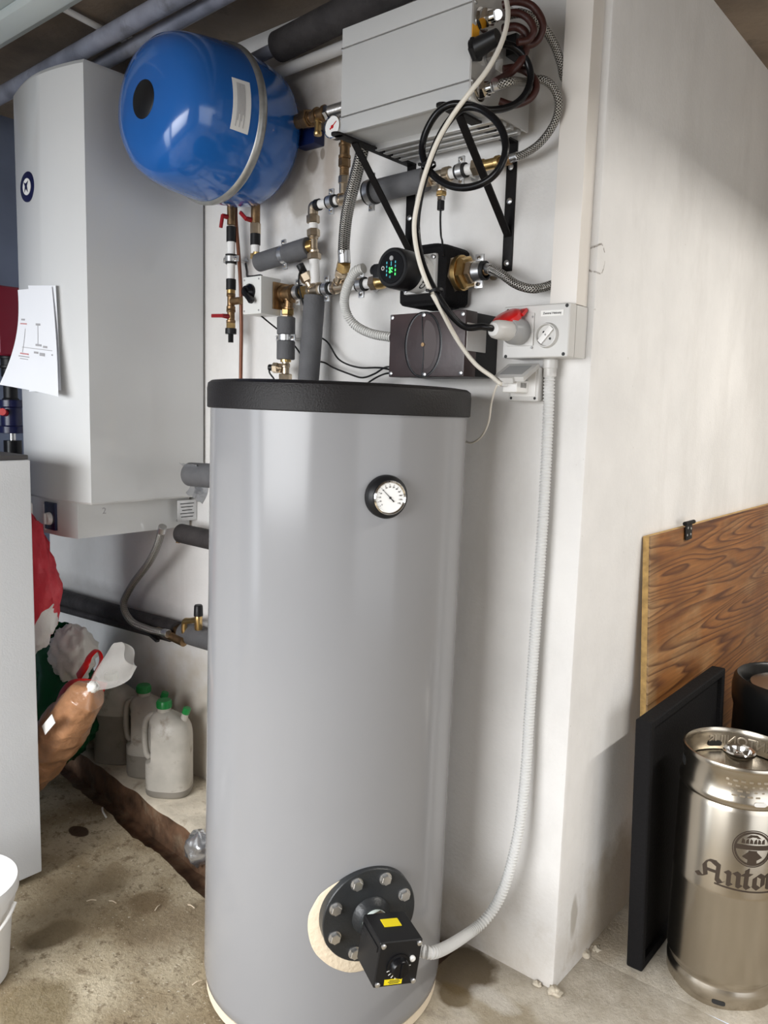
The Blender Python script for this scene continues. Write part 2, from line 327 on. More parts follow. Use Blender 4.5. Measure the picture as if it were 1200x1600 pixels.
m_lid = M('black_textured_plastic', (0.013, 0.0115, 0.0115), 0.46, bump=0.15, bs=260, spec=0.26)
m_black = M('black_plastic', (0.008, 0.008, 0.009), 0.42, spec=0.35)
m_rubber = M('black_rubber', (0.010, 0.010, 0.010), 0.6, bump=0.05, bs=80)
m_gloss = M('gloss_black_cable', (0.006, 0.006, 0.007), 0.25, spec=0.3)
m_foam = M('black_moulded_foam', (0.009, 0.0085, 0.009), 0.8, spec=0.15, bump=0.25, bs=160)
m_white = M('white_enamel', (0.66, 0.665, 0.66), 0.16, coat=0.3, var=0.02, vs=2)
m_white2 = M('white_plastic', (0.76, 0.75, 0.73), 0.38)
m_pipe = M('white_composite_pipe', (0.80, 0.79, 0.77), 0.3)
m_cab = M('white_powder_coat', (0.66, 0.67, 0.68), 0.5, bump=0.08, bs=200)
m_beige = M('cream_plastic_trunking', (0.72, 0.68, 0.63), 0.42)
m_sock = M('light_grey_plastic', (0.56, 0.55, 0.53), 0.36)
m_sock2 = M('mid_grey_plastic', (0.34, 0.34, 0.34), 0.35)
m_mixw = M('off_white_plastic', (0.70, 0.70, 0.67), 0.4)
m_blue = M('blue_gloss_paint', (0.016, 0.115, 0.40), 0.15, coat=0.5, var=0.12, vs=3, bump=0.015, bs=4)
m_zinc = M('zinc_plated_steel', (0.62, 0.62, 0.62), 0.32, metal=0.95, var=0.1, vs=40)
m_steel = M('brushed_steel', (0.50, 0.455, 0.385), 0.25, metal=1.0)
m_ring = M('galvanised_clamp_band', (0.42, 0.42, 0.40), 0.42, metal=0.8, var=0.12, vs=60)
m_chrome = M('chrome', (0.75, 0.74, 0.72), 0.10, metal=1.0)
m_brass = M('yellow_brass', (0.58, 0.40, 0.17), 0.28, metal=0.95, var=0.2, vs=40)
m_nickel = M('dull_nickel_brass', (0.52, 0.43, 0.32), 0.30, metal=0.95, var=0.2, vs=40)
m_bronze = M('tarnished_brass', (0.26, 0.165, 0.085), 0.36, metal=0.9, var=0.3, vs=40)
m_copper = M('brown_copper_tube', (0.17, 0.065, 0.035), 0.4, metal=0.4)
m_brown = M('dark_red_rubber', (0.042, 0.011, 0.008), 0.45, bump=0.15, bs=120)
m_red = M('red_plastic', (0.58, 0.010, 0.010), 0.28, coat=0.3)
m_leverred = M('dark_red_lever_sleeve', (0.26, 0.006, 0.010), 0.35)
m_ins = M('grey_foam_insulation', (0.105, 0.105, 0.11), 0.75, bump=0.15, bs=140, var=0.1, vs=20)
m_ins2 = M('dusty_dark_insulation', (0.035, 0.031, 0.031), 0.75, bump=0.3, bs=60, var=0.3, vs=18)
m_conduit = M('grey_corrugated_conduit', (0.58, 0.57, 0.54), 0.45)
m_conduit2 = M('white_corrugated_conduit', (0.66, 0.66, 0.65), 0.40)
m_cable = M('off_white_cable', (0.70, 0.66, 0.58), 0.45)
m_box = M('light_grey_lacquer', (0.50, 0.505, 0.50), 0.42, var=0.03, vs=5)
m_alu = M('folded_aluminium', (0.56, 0.55, 0.53), 0.38, metal=0.7)
m_iron = M('black_painted_iron', (0.007, 0.006, 0.006), 0.5, spec=0.22, bump=0.1, bs=120)
m_paper = M('white_paper', (0.82, 0.83, 0.86), 0.8)
m_label = M('white_printed_label', (0.78, 0.77, 0.74), 0.5)
m_ink = M('black_ink', (0.02, 0.02, 0.02), 0.6)
m_inkf = M('faded_grey_ink', (0.40, 0.39, 0.40), 0.7)
m_inkr = M('faded_red_ink', (0.55, 0.25, 0.25), 0.7)
m_yellow = M('yellow_label', (0.85, 0.68, 0.01), 0.5)
m_orange = M('orange_label', (0.85, 0.38, 0.01), 0.5)
m_cream = M('cream_foam_ring', (0.66, 0.56, 0.42), 0.8, bump=0.3, bs=90)
m_plate = M('dark_flange_plate', (0.022, 0.024, 0.026), 0.38, bump=0.1, bs=150)
m_dial = M('white_dial', (0.90, 0.90, 0.88), 0.35)
m_navy = M('navy_enamel', (0.008, 0.010, 0.05), 0.25)
m_darkgrey = M('dark_grey_top', (0.075, 0.07, 0.07), 0.6)
m_silver = M('crumpled_foil', (0.60, 0.61, 0.63), 0.26, metal=0.85, bump=0.25, bs=30)
m_greencap = M('green_screw_cap', (0.010, 0.21, 0.045), 0.35)
m_greenbag = M('glossy_green_bag', (0.004, 0.095, 0.032), 0.22, bump=0.35, bs=14)
m_whitebag = M('white_bag_lining', (0.78, 0.77, 0.73), 0.6, bump=0.4, bs=20)
m_can = M('dusty_translucent_plastic', (0.42, 0.395, 0.35), 0.45, var=0.16, vs=11, dirt=(0.20, 0.165, 0.12), ds=14, dt=0.56)
m_liq = M('murky_liquid_behind_plastic', (0.225, 0.205, 0.175), 0.42, var=0.12, vs=12, dirt=(0.14, 0.12, 0.09), ds=18, dt=0.6)
m_brownbag = M('cellophane_over_brown_fill', (0.38, 0.19, 0.095), 0.32, coat=0.5, var=0.18, vs=26, bump=0.8, bs=26)
m_clear = M('cloudy_plastic_film', (0.50, 0.48, 0.45), 0.22, alpha=0.42, bump=0.5, bs=30)
m_maroon = M('dark_red_lacquer', (0.22, 0.012, 0.030), 0.35)
m_bluetape = M('blue_print', (0.01, 0.09, 0.42), 0.5)
m_pvc = M('grey_blue_pvc_pipe', (0.24, 0.25, 0.30), 0.35, var=0.3, vs=12, dirt=(0.12, 0.12, 0.13), ds=10, dt=0.55)
m_green_led = M('green_led', (0.02, 0.3, 0.05), 0.4, emit=(0.08, 1.0, 0.18), es=1.6)
m_blue_led = M('teal_led', (0.02, 0.15, 0.2), 0.4, emit=(0.12, 0.65, 0.75), es=0.5)
m_fix = M('pale_green_lamp_housing', (0.45, 0.50, 0.49), 0.5)
m_etch = M('brown_etched_print', (0.045, 0.030, 0.020), 0.55)
m_emboss = M('embossed_steel', (0.62, 0.57, 0.50), 0.35, metal=1.0)
m_kegrub = M('black_keg_rubber', (0.009, 0.009, 0.009), 0.30, spec=0.35)
m_wood = wood_material()
m_edge = M('raw_board_edge', (0.52, 0.33, 0.12), 0.7, var=0.25, vs=40, bump=0.4, bs=80)
m_braid = braid_material('braided_steel_hose')
m_boxbrown = M('brown_black_cast_cover', (0.045, 0.029, 0.029), 0.36, var=0.45, vs=7, bump=0.06, bs=50)
m_boxmark = M('dark_greasy_line', (0.004, 0.003, 0.003), 0.25)
m_fin = M('pale_reflection_patch', (0.070, 0.052, 0.050), 0.40)  # lighter brown for the reflection painted on the control box
m_glow = M('lit_tube', (1, 1, 1), 0.5, emit=(1.0, 0.96, 0.88), es=6.0)

# ------------------------------------------------------------------ setting
CZ = 2.668
w = B().prism([(-3.2, 0), (-0.010, 0), (-0.003, 0.003), (-0.25, 0.25), (-3.2, 0.25)], (0, 0, -0.1), (1, 0, 0), (0, 1, 0), CZ + 0.1)
struct('wall_back', w, m_wall, 'white limewashed masonry wall carrying the pipework')
w = B().prism([(-0.003, 0.003), (0, 0.010), (0, 3.2), (-0.25, 3.2), (-0.25, 0.25)], (0, 0, -0.1), (1, 0, 0), (0, 1, 0), CZ + 0.1)
struct('wall_right', w, m_wall, 'white limewashed wall receding behind the kegs')
struct('wall_far', B().bounds((0, 3.0, -0.1), (3.5, 3.2, CZ)), m_wall2)
struct('wall_left', B().bounds((-2.85, -3.8, -0.1), (-2.62, 0, CZ)), M('slate_blue_shade', (0.16, 0.19, 0.27), 0.7, var=0.15, vs=3), 'wall left of the water heater with bluish shade put into its colour')  # wall in shadow: its bluish darkness is put into the base colour
w = B().bounds((-3.0, -3.8, -0.1), (-2.60, -3.6, CZ)).bounds((-1.90, -3.8, -0.1), (-1.80, -3.6, CZ)).bounds((0.70, -3.8, -0.1), (3.5, -3.6, CZ))
w.bounds((-2.60, -3.8, 2.12), (-1.90, -3.6, CZ)).bounds((-1.80, -3.8, -0.1), (0.70, -3.6, 0.78)).bounds((-1.80, -3.8, 2.12), (0.70, -3.6, CZ))
struct('wall_front', w, m_wall2)
w = B().bounds((3.3, -3.6, -0.1), (3.5, -2.7, CZ)).bounds((3.3, 0.0, -0.1), (3.5, 3.0, CZ)).bounds((3.3, -2.7, 2.28), (3.5, 0.0, CZ))
struct('wall_gate', w, m_wall2)
struct('ceiling', B().bounds((-3.2, -3.8, CZ), (3.5, 3.2, CZ + 0.2)), m_ceil, 'raw brown-grey concrete ceiling')
# floor slab with a rough broken edge along the channel in front of the back wall
random.seed(4)
edge = []
n = 90
for i in range(n + 1):
    x = -2.62 + 2.34 * i / n
    y = -0.172 - 0.095 * (x + 3.0) + 0.022 * mnoise.noise(V((x * 7, 1.3, 0))) + 0.012 * mnoise.noise(V((x * 23, 4.1, 0)))
    edge.append((x, y))
poly = [(-2.62, -3.6), (3.3, -3.6), (3.3, 0.190), (0.0, 0.190), (0.0, 0.0), (-0.28, 0.0)] + list(reversed(edge))
struct('floor', B().prism(poly, (0, 0, -0.1), (1, 0, 0), (0, 1, 0), 0.1), m_floor, 'stained beige concrete floor')
b = B().grid(lambda u, v: (3.3 * u, 0.190 + 2.81 * v, 0.012 - 0.012 * math.exp(-v * 300) + 0.006 * mnoise.noise(V((u * 30, v * 20, 2)))), 60, 60)
struct('floor_slab_rear', b, m_floor, 'slightly raised older concrete slab under the kegs')
struct('floor_channel', B().grid(lambda u, v: (-2.62 + 2.57 * u, -0.52 + 0.52 * v, -0.035 + 0.010 * mnoise.noise(V((u * 40, v * 9, 7)))), 120, 24), m_trench, 'wet rusty brown channel in the floor')
ledge = []
for i in range(n + 1):
    x = -2.62 + 1.62 * i / n
    ledge.append((x, -0.105 - 0.085 * (x + 3.0) + 0.012 * mnoise.noise(V((x * 9, 8.2, 0)))))
b = B(); bf = B()
for (x0, y0), (x1, y1) in zip(ledge[:-1], ledge[1:]):
    z0 = 0.088 + 0.006 * mnoise.noise(V((x0 * 11, 0, 3))); z1 = 0.088 + 0.006 * mnoise.noise(V((x1 * 11, 0, 3)))
    b.add([(x0, 0, z0), (x1, 0, z1), (x1, y1 + 0.012, z1), (x0, y0 + 0.012, z0), (x0, y0, z0 - 0.012), (x1, y1, z1 - 0.012)],
          [(0, 1, 2, 3), (3, 2, 5, 4)])
    bf.add([(x0, y0, z0 - 0.012), (x1, y1, z1 - 0.012), (x1, y1 - 0.006, -0.08), (x0, y0 - 0.006, -0.08)], [(0, 1, 2, 3)])
struct('floor_ledge', b, m_ledge, 'pale mortar ledge along the foot of the back wall', 60)
struct('trim_1', bf, m_trench, 'rusty brown vertical face of the mortar ledge', 60)

# ------------------------------------------------------------------ storage tank
TC = V((-0.503, -0.342, 0)); TR = 0.312
def tankp(ang, z, off=0.0): return V((TC.x + (TR + off) * math.cos(ang), TC.y + (TR + off) * math.sin(ang), z))
t = thing('storage_tank', 'tall glossy grey cylindrical hot water tank with black lid and round thermometer', 'tank', (TC.x, TC.y, 0))
part('shell', B().lathe([(0.018, TR - 0.028), (0.022, TR - 0.012), (0.035, TR - 0.003), (0.06, TR), (0.5, TR), (1.0, TR), (1.50, TR)], (TC.x, TC.y, 0), (0, 0, 1), 128), m_tank, t)
part('foot_ring', B().lathe([(0, TR - 0.022), (0.004, TR - 0.006), (0.022, TR - 0.010), (0.024, TR - 0.03)], (TC.x, TC.y, 0), (0, 0, 1), 96), m_cream, t, 'cream foam rim at the foot of the tank')
part('lid', B().lathe([(1.490, TR + 0.004), (1.492, TR + 0.0075), (1.535, TR + 0.008), (1.548, TR + 0.006), (1.554, TR - 0.002), (1.556, TR - 0.02), (1.557, 0.02)], (TC.x, TC.y, 0), (0, 0, 1), 128), m_lid, t, 'black textured plastic lid')
# thermometer
thp = V((-0.2267, -0.4869, 1.3175)); thn = (thp - V((TC.x, TC.y, thp.z))).normalized(); ths = V((0, 0, 1)).cross(thn).normalized(); thu = V((0, 0, 1))
g = part('thermometer', B().lathe([(-0.004, 0.0465), (0.010, 0.0465), (0.016, 0.044), (0.022, 0.0375), (0.022, 0.03)], thp, thn, 64), m_black, t, 'black thermometer surround')
part('bezel', B().lathe([(0.018, 0.0365), (0.026, 0.0365), (0.029, 0.034), (0.027, 0.0315), (0.0245, 0.0305)], thp, thn, 64, caps=False), m_chrome, g, 'chrome bezel')
part('dial', B().lathe([(0.020, 0.032), (0.0255, 0.032)], thp, thn, 64), m_dial, g, 'white dial')
tf = thp + thn * 0.0262
nd = (ths * -0.72 + thu * 0.70).normalized()
part('needle', B().prism([(-0.012, -0.0014), (-0.002, -0.0008), (0.025, -0.0003), (0.025, 0.0003), (-0.002, 0.0008), (-0.012, 0.0014)], tf, nd, thn.cross(nd), 0.0008).lathe([(0, 0.0028), (0.0018, 0.0022)], tf, thn, 16), m_ink, g, 'black needle')
for k, num in enumerate(['0', '10', '20', '30', '40', '50', '60', '70', '80', '90', '100', '110', '120']):
    a = math.radians(218 - k * 20.6)
    part('scale_mark', B().box(tf + (ths * math.cos(a) + thu * math.sin(a)) * 0.0275, (0.0026, 0.0007, 0.0004), (ths * math.cos(a) + thu * math.sin(a), thu * math.cos(a) - ths * math.sin(a), thn)), m_ink, g)
    text('scale_number', num, 0.0042, m_ink, g, tf + (ths * math.cos(a) + thu * math.sin(a)) * 0.0232, ths, thu, 0.0002)
# flange opening at the foot of the tank
flc = V((-0.2278, -0.489, 0.3619)); fln = (flc - V((TC.x, TC.y, flc.z))).normalized(); fls = V((0, 0, 1)).cross(fln).normalized(); flu = V((0, 0, 1))
def onTank(y, z, off):
    a0 = math.atan2(fln.y, fln.x); return tankp(a0 + y / TR, flc.z + z, off)
def ringf(u, v):
    th = u * 2 * math.pi; rr = (0.090, 0.119, 0.122, 0.116)[int(round(v * 3))]; of = (0.004, 0.004, 0.002, -0.002)[int(round(v * 3))]
    rr *= 1 + 0.02 * mnoise.noise(V((math.cos(th) * 3, math.sin(th) * 3, 5)))
    return onTank(-0.016 + rr * math.cos(th) * 1.0, -0.020 + rr * math.sin(th), of)
part('foam_ring', B().grid(lambda u, v: ringf(u, 1 - v), 72, 3, True), m_cream, t, 'cream foam ring around the flange')
fp = part('flange_plate', B().lathe([(-0.02, 0.112), (0.009, 0.112), (0.011, 0.110), (0.011, 0.03)], flc, fln, 72), m_plate, t, 'dark steel flange plate with eight bolts')
for k in range(8):
    a = math.radians(22.5 + 45 * k); c = flc + fln * 0.011 + (fls * math.cos(a) + flu * math.sin(a)) * 0.090
    part('bolt', B().nut(c, c + fln * 0.011, 0.0125).lathe([(0, 0.0150), (0.002, 0.0150)], c, fln, 20), m_zinc, fp, 'bright hexagon bolt')
# the tank leans very slightly on the uneven floor
t.rotation_mode = 'AXIS_ANGLE'; t.rotation_axis_angle = (0.0105, -0.64, 0.77, 0.0); t.location = V(t.location) + V((-0.0050, -0.0042, 0.002))
# ------------------------------------------------------------------ immersion heater
q = flc + fln * 0.011
h = thing('immersion_heater', 'black electric immersion heater head screwed into the tank flange', 'heater', q)
part('neck', B().lathe([(0, 0.046), (0.004, 0.044), (0.012, 0.036), (0.024, 0.033)], q, fln, 40), m_plate, h)
part('sealing_ring', B().lathe([(0.024, 0.030), (0.034, 0.030)], q, fln, 32), M('pale_sealing_tape', (0.55, 0.62, 0.58), 0.6), h, 'pale sealing tape')
part('hexagon', B().nut(q + fln * 0.032, q + fln * 0.056, 0.036), m_nickel, h)
# the head is turned a little clockwise on its thread
ra = math.radians(-8); bs_ = fls * math.cos(ra) + flu * math.sin(ra); bu_ = flu * math.cos(ra) - fls * math.sin(ra)
bc = q + fln * 0.110 + flu * -0.004
hb = part('housing', B().box(bc, (0.098, 0.100, 0.100), (bs_, bu_, fln), 0.005, 3), m_black, h, 'square black plastic housing')
for sx in (-1, 1):
    for sy in (-1, 1):
        c = bc + fln * 0.050 + bs_ * 0.041 * sx + bu_ * 0.042 * sy
        part('screw', B().lathe([(-0.10 * 0, 0.0055), (0.003, 0.0055), (0.004, 0.004)], c, fln, 16), m_zinc, hb)
for sx in (-1, 1):
    part('corner_rib', B().box(bc + bs_ * 0.049 * sx + bu_ * 0.030, (0.004, 0.012, 0.085), (bs_, bu_, fln), 0.001), m_black, hb)
kc = bc + fln * 0.050 + bu_ * -0.004
kn = part('knob', B().lathe([(0, 0.026), (0.003, 0.026), (0.004, 0.021), (0.016, 0.019), (0.018, 0.017)], kc, fln, 40).box(kc + fln * 0.019, (0.004, 0.032, 0.004), (bs_, bu_, fln), 0.001), m_gloss, h, 'black thermostat knob')
for k in range(9):
    a = math.radians(200 + k * 20); d = bs_ * math.cos(a) + bu_ * math.sin(a)
    part('scale_tick', B().box(kc + fln * 0.0036 + d * 0.0245, (0.006, 0.0016, 0.0008), (d, fln.cross(d), fln)), m_label, kn)
part('pilot_lamp', B().lathe([(0, 0.0065), (0.004, 0.0065), (0.006, 0.004)], bc + fln * 0.050 + bs_ * 0.030 + bu_ * 0.009, fln, 20), m_label, h, 'white pilot lamp')
part('warning_label', B().box(bc + bu_ * 0.0505 + fln * -0.012, (0.040, 0.0012, 0.026), (bs_, bu_, fln)), m_yellow, h, 'yellow label on top of the housing')
yl = part('rating_label', B().box(bc + fln * 0.0505 - bu_ * 0.039 - bs_ * 0.006, (0.040, 0.012, 0.0012), (bs_, bu_, fln)), m_yellow, h, 'yellow rating label below the knob')
for k in (-1, 0, 1):
    part('print_line', B().box(bc + fln * 0.0514 - bu_ * (0.039 + 0.003 * k) - bs_ * 0.004, (0.028 - abs(k) * 0.006, 0.0012, 0.0004), (bs_, bu_, fln)), m_ink, yl)
gl = bc + bs_ * 0.049 - bu_ * 0.012
part('cable_gland', B().nut(gl, gl + bs_ * 0.012, 0.016, 8).cyl(gl + bs_ * 0.010, gl + bs_ * 0.024, 0.0145), m_conduit2, h)

# ------------------------------------------------------------------ corrugated conduits
def corr(r, pitch): return lambda i, L: r * (1.0, 1.0, 0.82, 0.82)[i % 4]
cs = gl + bs_ * 0.018
b = B().tube([cs, cs + bs_ * 0.05 + V((0, 0, -0.008)), (-0.1369, -0.22, 0.2077), (-0.1248, -0.14, 0.2226), (-0.1039, -0.1, 0.2955), (-0.0909, -0.07, 0.4193), (-0.0888, -0.05, 0.569), (-0.0915, -0.04, 0.7705), (-0.09, -0.035, 1.0035), (-0.086, -0.035, 1.2628), (-0.0872, -0.035, 1.4821), (-0.0907, -0.035, 1.5955)], 0.0140, 14, 20, 0.0020, corr(0.0140, 0.0080))
single('corrugated_conduit', b, m_conduit2, 'long white corrugated conduit running down from the socket box to the heater', 'conduit', angle=25)
b = B().tube([(-0.5511, -0.2, 1.8618), (-0.5776, -0.2, 1.8561), (-0.6108, -0.19, 1.8309), (-0.6444, -0.17, 1.7961), (-0.6641, -0.14, 1.7634), (-0.648, -0.12, 1.7303), (-0.5975, -0.11, 1.7067), (-0.5329, -0.1, 1.695)], 0.0130, 14, 20, 0.00175, corr(0.0130, 0.0070))
single('corrugated_conduit', b, m_conduit, 'short grey corrugated conduit curving from the pump to the dark control box', 'conduit', angle=25)

# ------------------------------------------------------------------ wall-hung water heater (boiler)
bx0, bx1 = -1.930, -1.466
def plan(inset=0.0, front=0.0):
    pts = [(bx1 - inset, -0.012), (bx1 - inset, -0.448 + front)]
    for i in range(1, 15):
        u = i / 14; x = bx1 - inset + (bx0 + 0.02 - bx1 + inset) * u
        pts.append((x, -0.448 + front - 0.036 * math.sin(math.pi * min(u * 0.98 + 0.02, 1))))
    pts += [(bx0 + 0.008 + inset, -0.435 + front), (bx0 + inset, -0.40 + front), (bx0 + inset, -0.012)]
    return pts
t = thing('water_heater', 'large white wall-hung electric water heater with notes pinned on its front', 'water heater', (-1.67, -0.23, 1.06))
bb = B(); pl = plan(); npl = len(pl)
for z, ins in ((1.174, 0.004), (1.180, 0.0), (2.500, 0.0), (2.514, 0.008)):
    pp_ = plan(ins, ins); bb.v += [V((x, y, z)) for x, y in pp_]
for j in range(3):
    for i in range(npl):
        i2 = (i + 1) % npl; bb.f.append((j * npl + i2, j * npl + i, (j + 1) * npl + i, (j + 1) * npl + i2))
bb.f.append(tuple(range(npl))); bb.f.append(tuple(reversed(range(3 * npl, 4 * npl))))
part('casing', bb, m_white, t, angle=30)
lc = [(-1.545, -0.015), (-1.540, -0.455), (-1.62, -0.470), (-1.75, -0.474), (-1.880, -0.462), (-1.902, -0.43), (-1.902, -0.015)]
part('lower_cover', B().prism(list(reversed(lc)), (0, 0, 1.056), (1, 0, 0), (0, 1, 0), 0.117), m_white, t, 'white cover under the casing')
c = V((-1.6763, -0.474, 1.1185)); c.y = -0.474
cp = part('control_panel', B().box(c, (0.068, 0.012, 0.092), None, 0.002), m_navy, t, 'navy control strip')
part('control_knob', B().lathe([(0, 0.0215), (0.012, 0.020), (0.014, 0.018)], c + V((0, -0.006, -0.008)), (0, -1, 0), 36).box(c + V((0, -0.022, -0.008)), (0.008, 0.010, 0.036), None, 0.002), m_white2, cp, 'white temperature knob')
part('cover_trim', B().box(c + V((-0.041, 0.002, -0.008)), (0.010, 0.012, 0.085), None, 0.002), m_white2, t)
text('hand_mark', '2', 0.030, m_inkf, t, V((-1.5405, -0.36, 1.140)), (0, 1, 0), (0, 0, 1))
dp = part('data_plate', B().box((-1.520, -0.045, 1.120), (0.006, 0.085, 0.075)), m_zinc, t, 'metal data plate under the casing')
for k in range(5):
    part('print_line', B().box((-1.5165, -0.045, 1.145 - k * 0.012), (0.0006, 0.060 - 0.008 * (k % 3), 0.003)), m_ink, dp)
# badge on the front
bc2 = V((-1.7598, -0.482, 2.1818))
bg = part('badge', B().lathe([(0, 0.047), (0.003, 0.047), (0.004, 0.045)], bc2 + V((0, 0.002, 0)), (0, -1, 0), 48), m_navy, t, 'round navy maker badge with white emblem')
part('emblem', B().lathe([(0, 0.026), (0.001, 0.026)], bc2 + V((0, -0.0022, 0)), (0, -1, 0), 40), m_label, bg)
part('emblem_mark', B().prism([(-0.018, 0.016), (-0.004, 0.010), (0.012, 0.017), (0.003, 0.002), (0.008, -0.018), (-0.004, -0.006), (-0.014, -0.016), (-0.010, 0.002)], bc2 + V((0, -0.0034, 0)), (1, 0, 0), (0, 0, 1), 0.0008), m_navy, bg)
# notes pinned on the heater
def sheet(P0, P1, P2, P3, curl, seed):
    P0, P1, P2, P3 = V(P0), V(P1), V(P2), V(P3)
    def fn(u, v):
        p = P0 * (1 - u) * (1 - v) + P1 * u * (1 - v) + P2 * u * v + P3 * (1 - u) * v
        return p + V((0.0, -curl * v * v * (0.35 + 0.65 * (1 - u) ** 2), 0)) + V((0, -0.004 * math.sin(u * 5 + seed) * v, 0)) + V((0.028 * math.sin(math.pi * v) * (1 - u) ** 2, 0, 0))
    return fn
f1 = sheet((-1.7559, -0.491, 1.8709), (-1.5812, -0.489, 1.8578), (-1.5609, -0.489, 1.5331), (-1.7503, -0.491, 1.5277), 0.006, 1.0)
single('paper_note', B().slab(f1, 10, 14, -0.0006), m_paper, 'rear paper sheet, mostly covered, pinned on the white water heater', 'paper')
f2 = sheet((-1.817, -0.496, 1.8605), (-1.5958, -0.494, 1.8544), (-1.5365, -0.494, 1.5131), (-1.861, -0.498, 1.5481), 0.045, 2.0)
o = single('paper_note', B().slab(f2, 18, 22, -0.0006), m_paper, 'front curling paper sheet with faint sketched lines on the white water heater', 'paper')
random.seed(8)
def note(u0, v0, du, dv, mat):
    q = lambda u, v: V(f2(u0 + du * u, v0 + dv * v)) + V((0, -0.0016, 0))
    part('pencil_line', B().slab(q, 4, 2, -0.0003), mat, o)
for (u0, v0, du, dv, mm) in ((0.10, 0.30, 0.10, 0.018, m_inkf), (0.08, 0.345, 0.18, 0.012, m_inkr), (0.50, 0.34, 0.12, 0.02, m_inkf), (0.50, 0.54, 0.14, 0.02, m_inkf), (0.68, 0.55, 0.10, 0.02, m_inkf),
                             (0.20, 0.585, 0.70, 0.006, m_inkf), (0.47, 0.615, 0.10, 0.02, m_inkf), (0.60, 0.62, 0.12, 0.03, m_inkf), (0.88, 0.62, 0.03, 0.014, m_inkf), (0.18, 0.645, 0.18, 0.014, m_inkr), (0.16, 0.675, 0.22, 0.010, m_inkf), (0.20, 0.70, 0.16, 0.008, m_inkf), (0.55, 0.36, 0.008, 0.18, m_inkf), (0.22, 0.40, 0.008, 0.24, m_inkf)):
    note(u0, v0, du, dv, mm)

# ------------------------------------------------------------------ expansion vessel
vc = V((-1.127, 0, 2.317))
t = thing('expansion_vessel', 'large blue steel expansion vessel with clamp ring under the ceiling', 'expansion vessel', (vc.x, -0.2, vc.z - 0.23))
y0 = -0.467
part('shell', B().lathe([(0, 0.04), (0.001, 0.080), (0.006, 0.120), (0.020, 0.156), (0.045, 0.182), (0.080, 0.197), (0.130, 0.207), (0.190, 0.2145), (0.232, 0.2175), (0.262, 0.2165), (0.300, 0.2125), (0.350, 0.208), (0.385, 0.200), (0.412, 0.182), (0.432, 0.145), (0.440, 0.06)], (vc.x, y0, vc.z), (0, 1, 0), 96), m_blue, t, 'glossy blue shell', 60)
part('clamp_ring', B().lathe([(0.222, 0.2155), (0.226, 0.222), (0.233, 0.2250), (0.241, 0.2250), (0.248, 0.222), (0.252, 0.2155)], (vc.x, y0, vc.z), (0, 1, 0), 96, caps=False), m_ring, t, 'grey metal clamp ring')
part('plug', B().lathe([(0, 0.050), (0.004, 0.050), (0.006, 0.047)], (vc.x, y0 + 0.0035, vc.z), (0, -1, 0), 48), m_black, t, 'black plastic plug in the front of the vessel')
vr = lambda yy: 0.207 + (0.2145 - 0.207) * (yy - y0 - 0.130) / 0.060
def vlab(u, v):
    yy = y0 + 0.138 + 0.056 * u; a = math.radians(15 - 36 * v); r_ = vr(yy) + 0.0018
    return (vc.x + r_ * math.cos(a), yy, vc.z + r_ * math.sin(a))
lb = part('label', B().slab(vlab, 6, 16, 0.0008), m_label, t, 'white printed data label')
for k in range(9):
    v0 = 0.10 + 0.09 * k
    part('print_line', B().slab(lambda u, v: V(vlab(0.22 + 0.07 * (k % 7) + 0.03 * u, 0.08 + (0.84 - 0.12 * (k % 3)) * v)) * 1.0 + V((math.cos(0.05), 0, math.sin(-0.05))) * 0.0012, 1, 10, 0.0003), m_inkf, lb)
part('mounting_bracket', B().box((vc.x + 0.190, -0.022, vc.z - 0.02), (0.080, 0.044, 0.045), None, 0.006).box((vc.x, -0.016, vc.z), (0.34, 0.032, 0.05), None, 0.004), M('dark_blue_paint', (0.004, 0.012, 0.075), 0.4), t, 'dark blue wall bracket')
# ------------------------------------------------------------------ grey power unit on two iron brackets
ux0, ux1, uy0, uy1, uz0, uz1 = -0.563, -0.186, -0.283, -0.035, 2.170, 2.410
t = thing('power_unit', 'light grey metal box on black brackets with cables and hoses at its end', 'power unit', ((ux0 + ux1) / 2, -0.16, uz0))
part('body', B().bounds((ux0, uy0 + 0.006, uz0 + 0.004), (ux1, uy1, uz1), 0.003), m_box, t)
zg0, zg1 = 2.2089, 2.3667
part('lower_panel', B().bounds((ux0 - 0.001, uy0, uz0), (ux1 + 0.001, uy0 + 0.010, zg0 - 0.0018), 0.0015), m_box, t)
part('middle_panel', B().bounds((ux0 - 0.001, uy0, zg0 + 0.0018), (ux1 + 0.001, uy0 + 0.010, zg1 - 0.0018), 0.0015), m_box, t)
part('upper_panel', B().bounds((ux0 - 0.001, uy0, zg1 + 0.0018), (ux1 + 0.001, uy0 + 0.010, uz1 + 0.002), 0.0015), m_box, t)
for zz in (zg0, zg1):
    part('panel_seam', B().bounds((ux0 - 0.004, uy0 + 0.002, zz - 0.0008), (ux1 + 0.004, uy0 + 0.010, zz + 0.0008)), m_zinc, t)
    for xx in (ux0 - 0.004, ux1 + 0.004):
        part('corner_screw', B().lathe([(0, 0.005), (0.004, 0.005), (0.005, 0.003)], (xx - 0.002, uy0 + 0.006, zz), (1, 0, 0), 12), m_zinc, t)
for k in range(4):
    part('base_rail', B().bounds((ux0 + 0.01, -0.165 + 0.032 * k, uz0 - 0.010), (ux1 - 0.005, -0.150 + 0.032 * k, uz0 + 0.006), 0.002), m_alu, t, 'folded aluminium rail under the box')
ep = part('end_plate', B().bounds((ux1 - 0.001, uy0, uz0 - 0.002), (ux1 + 0.004, uy1, uz1 + 0.002), 0.001), m_alu, t, 'bare metal end plate')
part('warning_sticker', B().box((-0.1815, -0.2735, 2.3048), (0.0012, 0.026, 0.030)), m_orange, t, 'orange warning sticker')
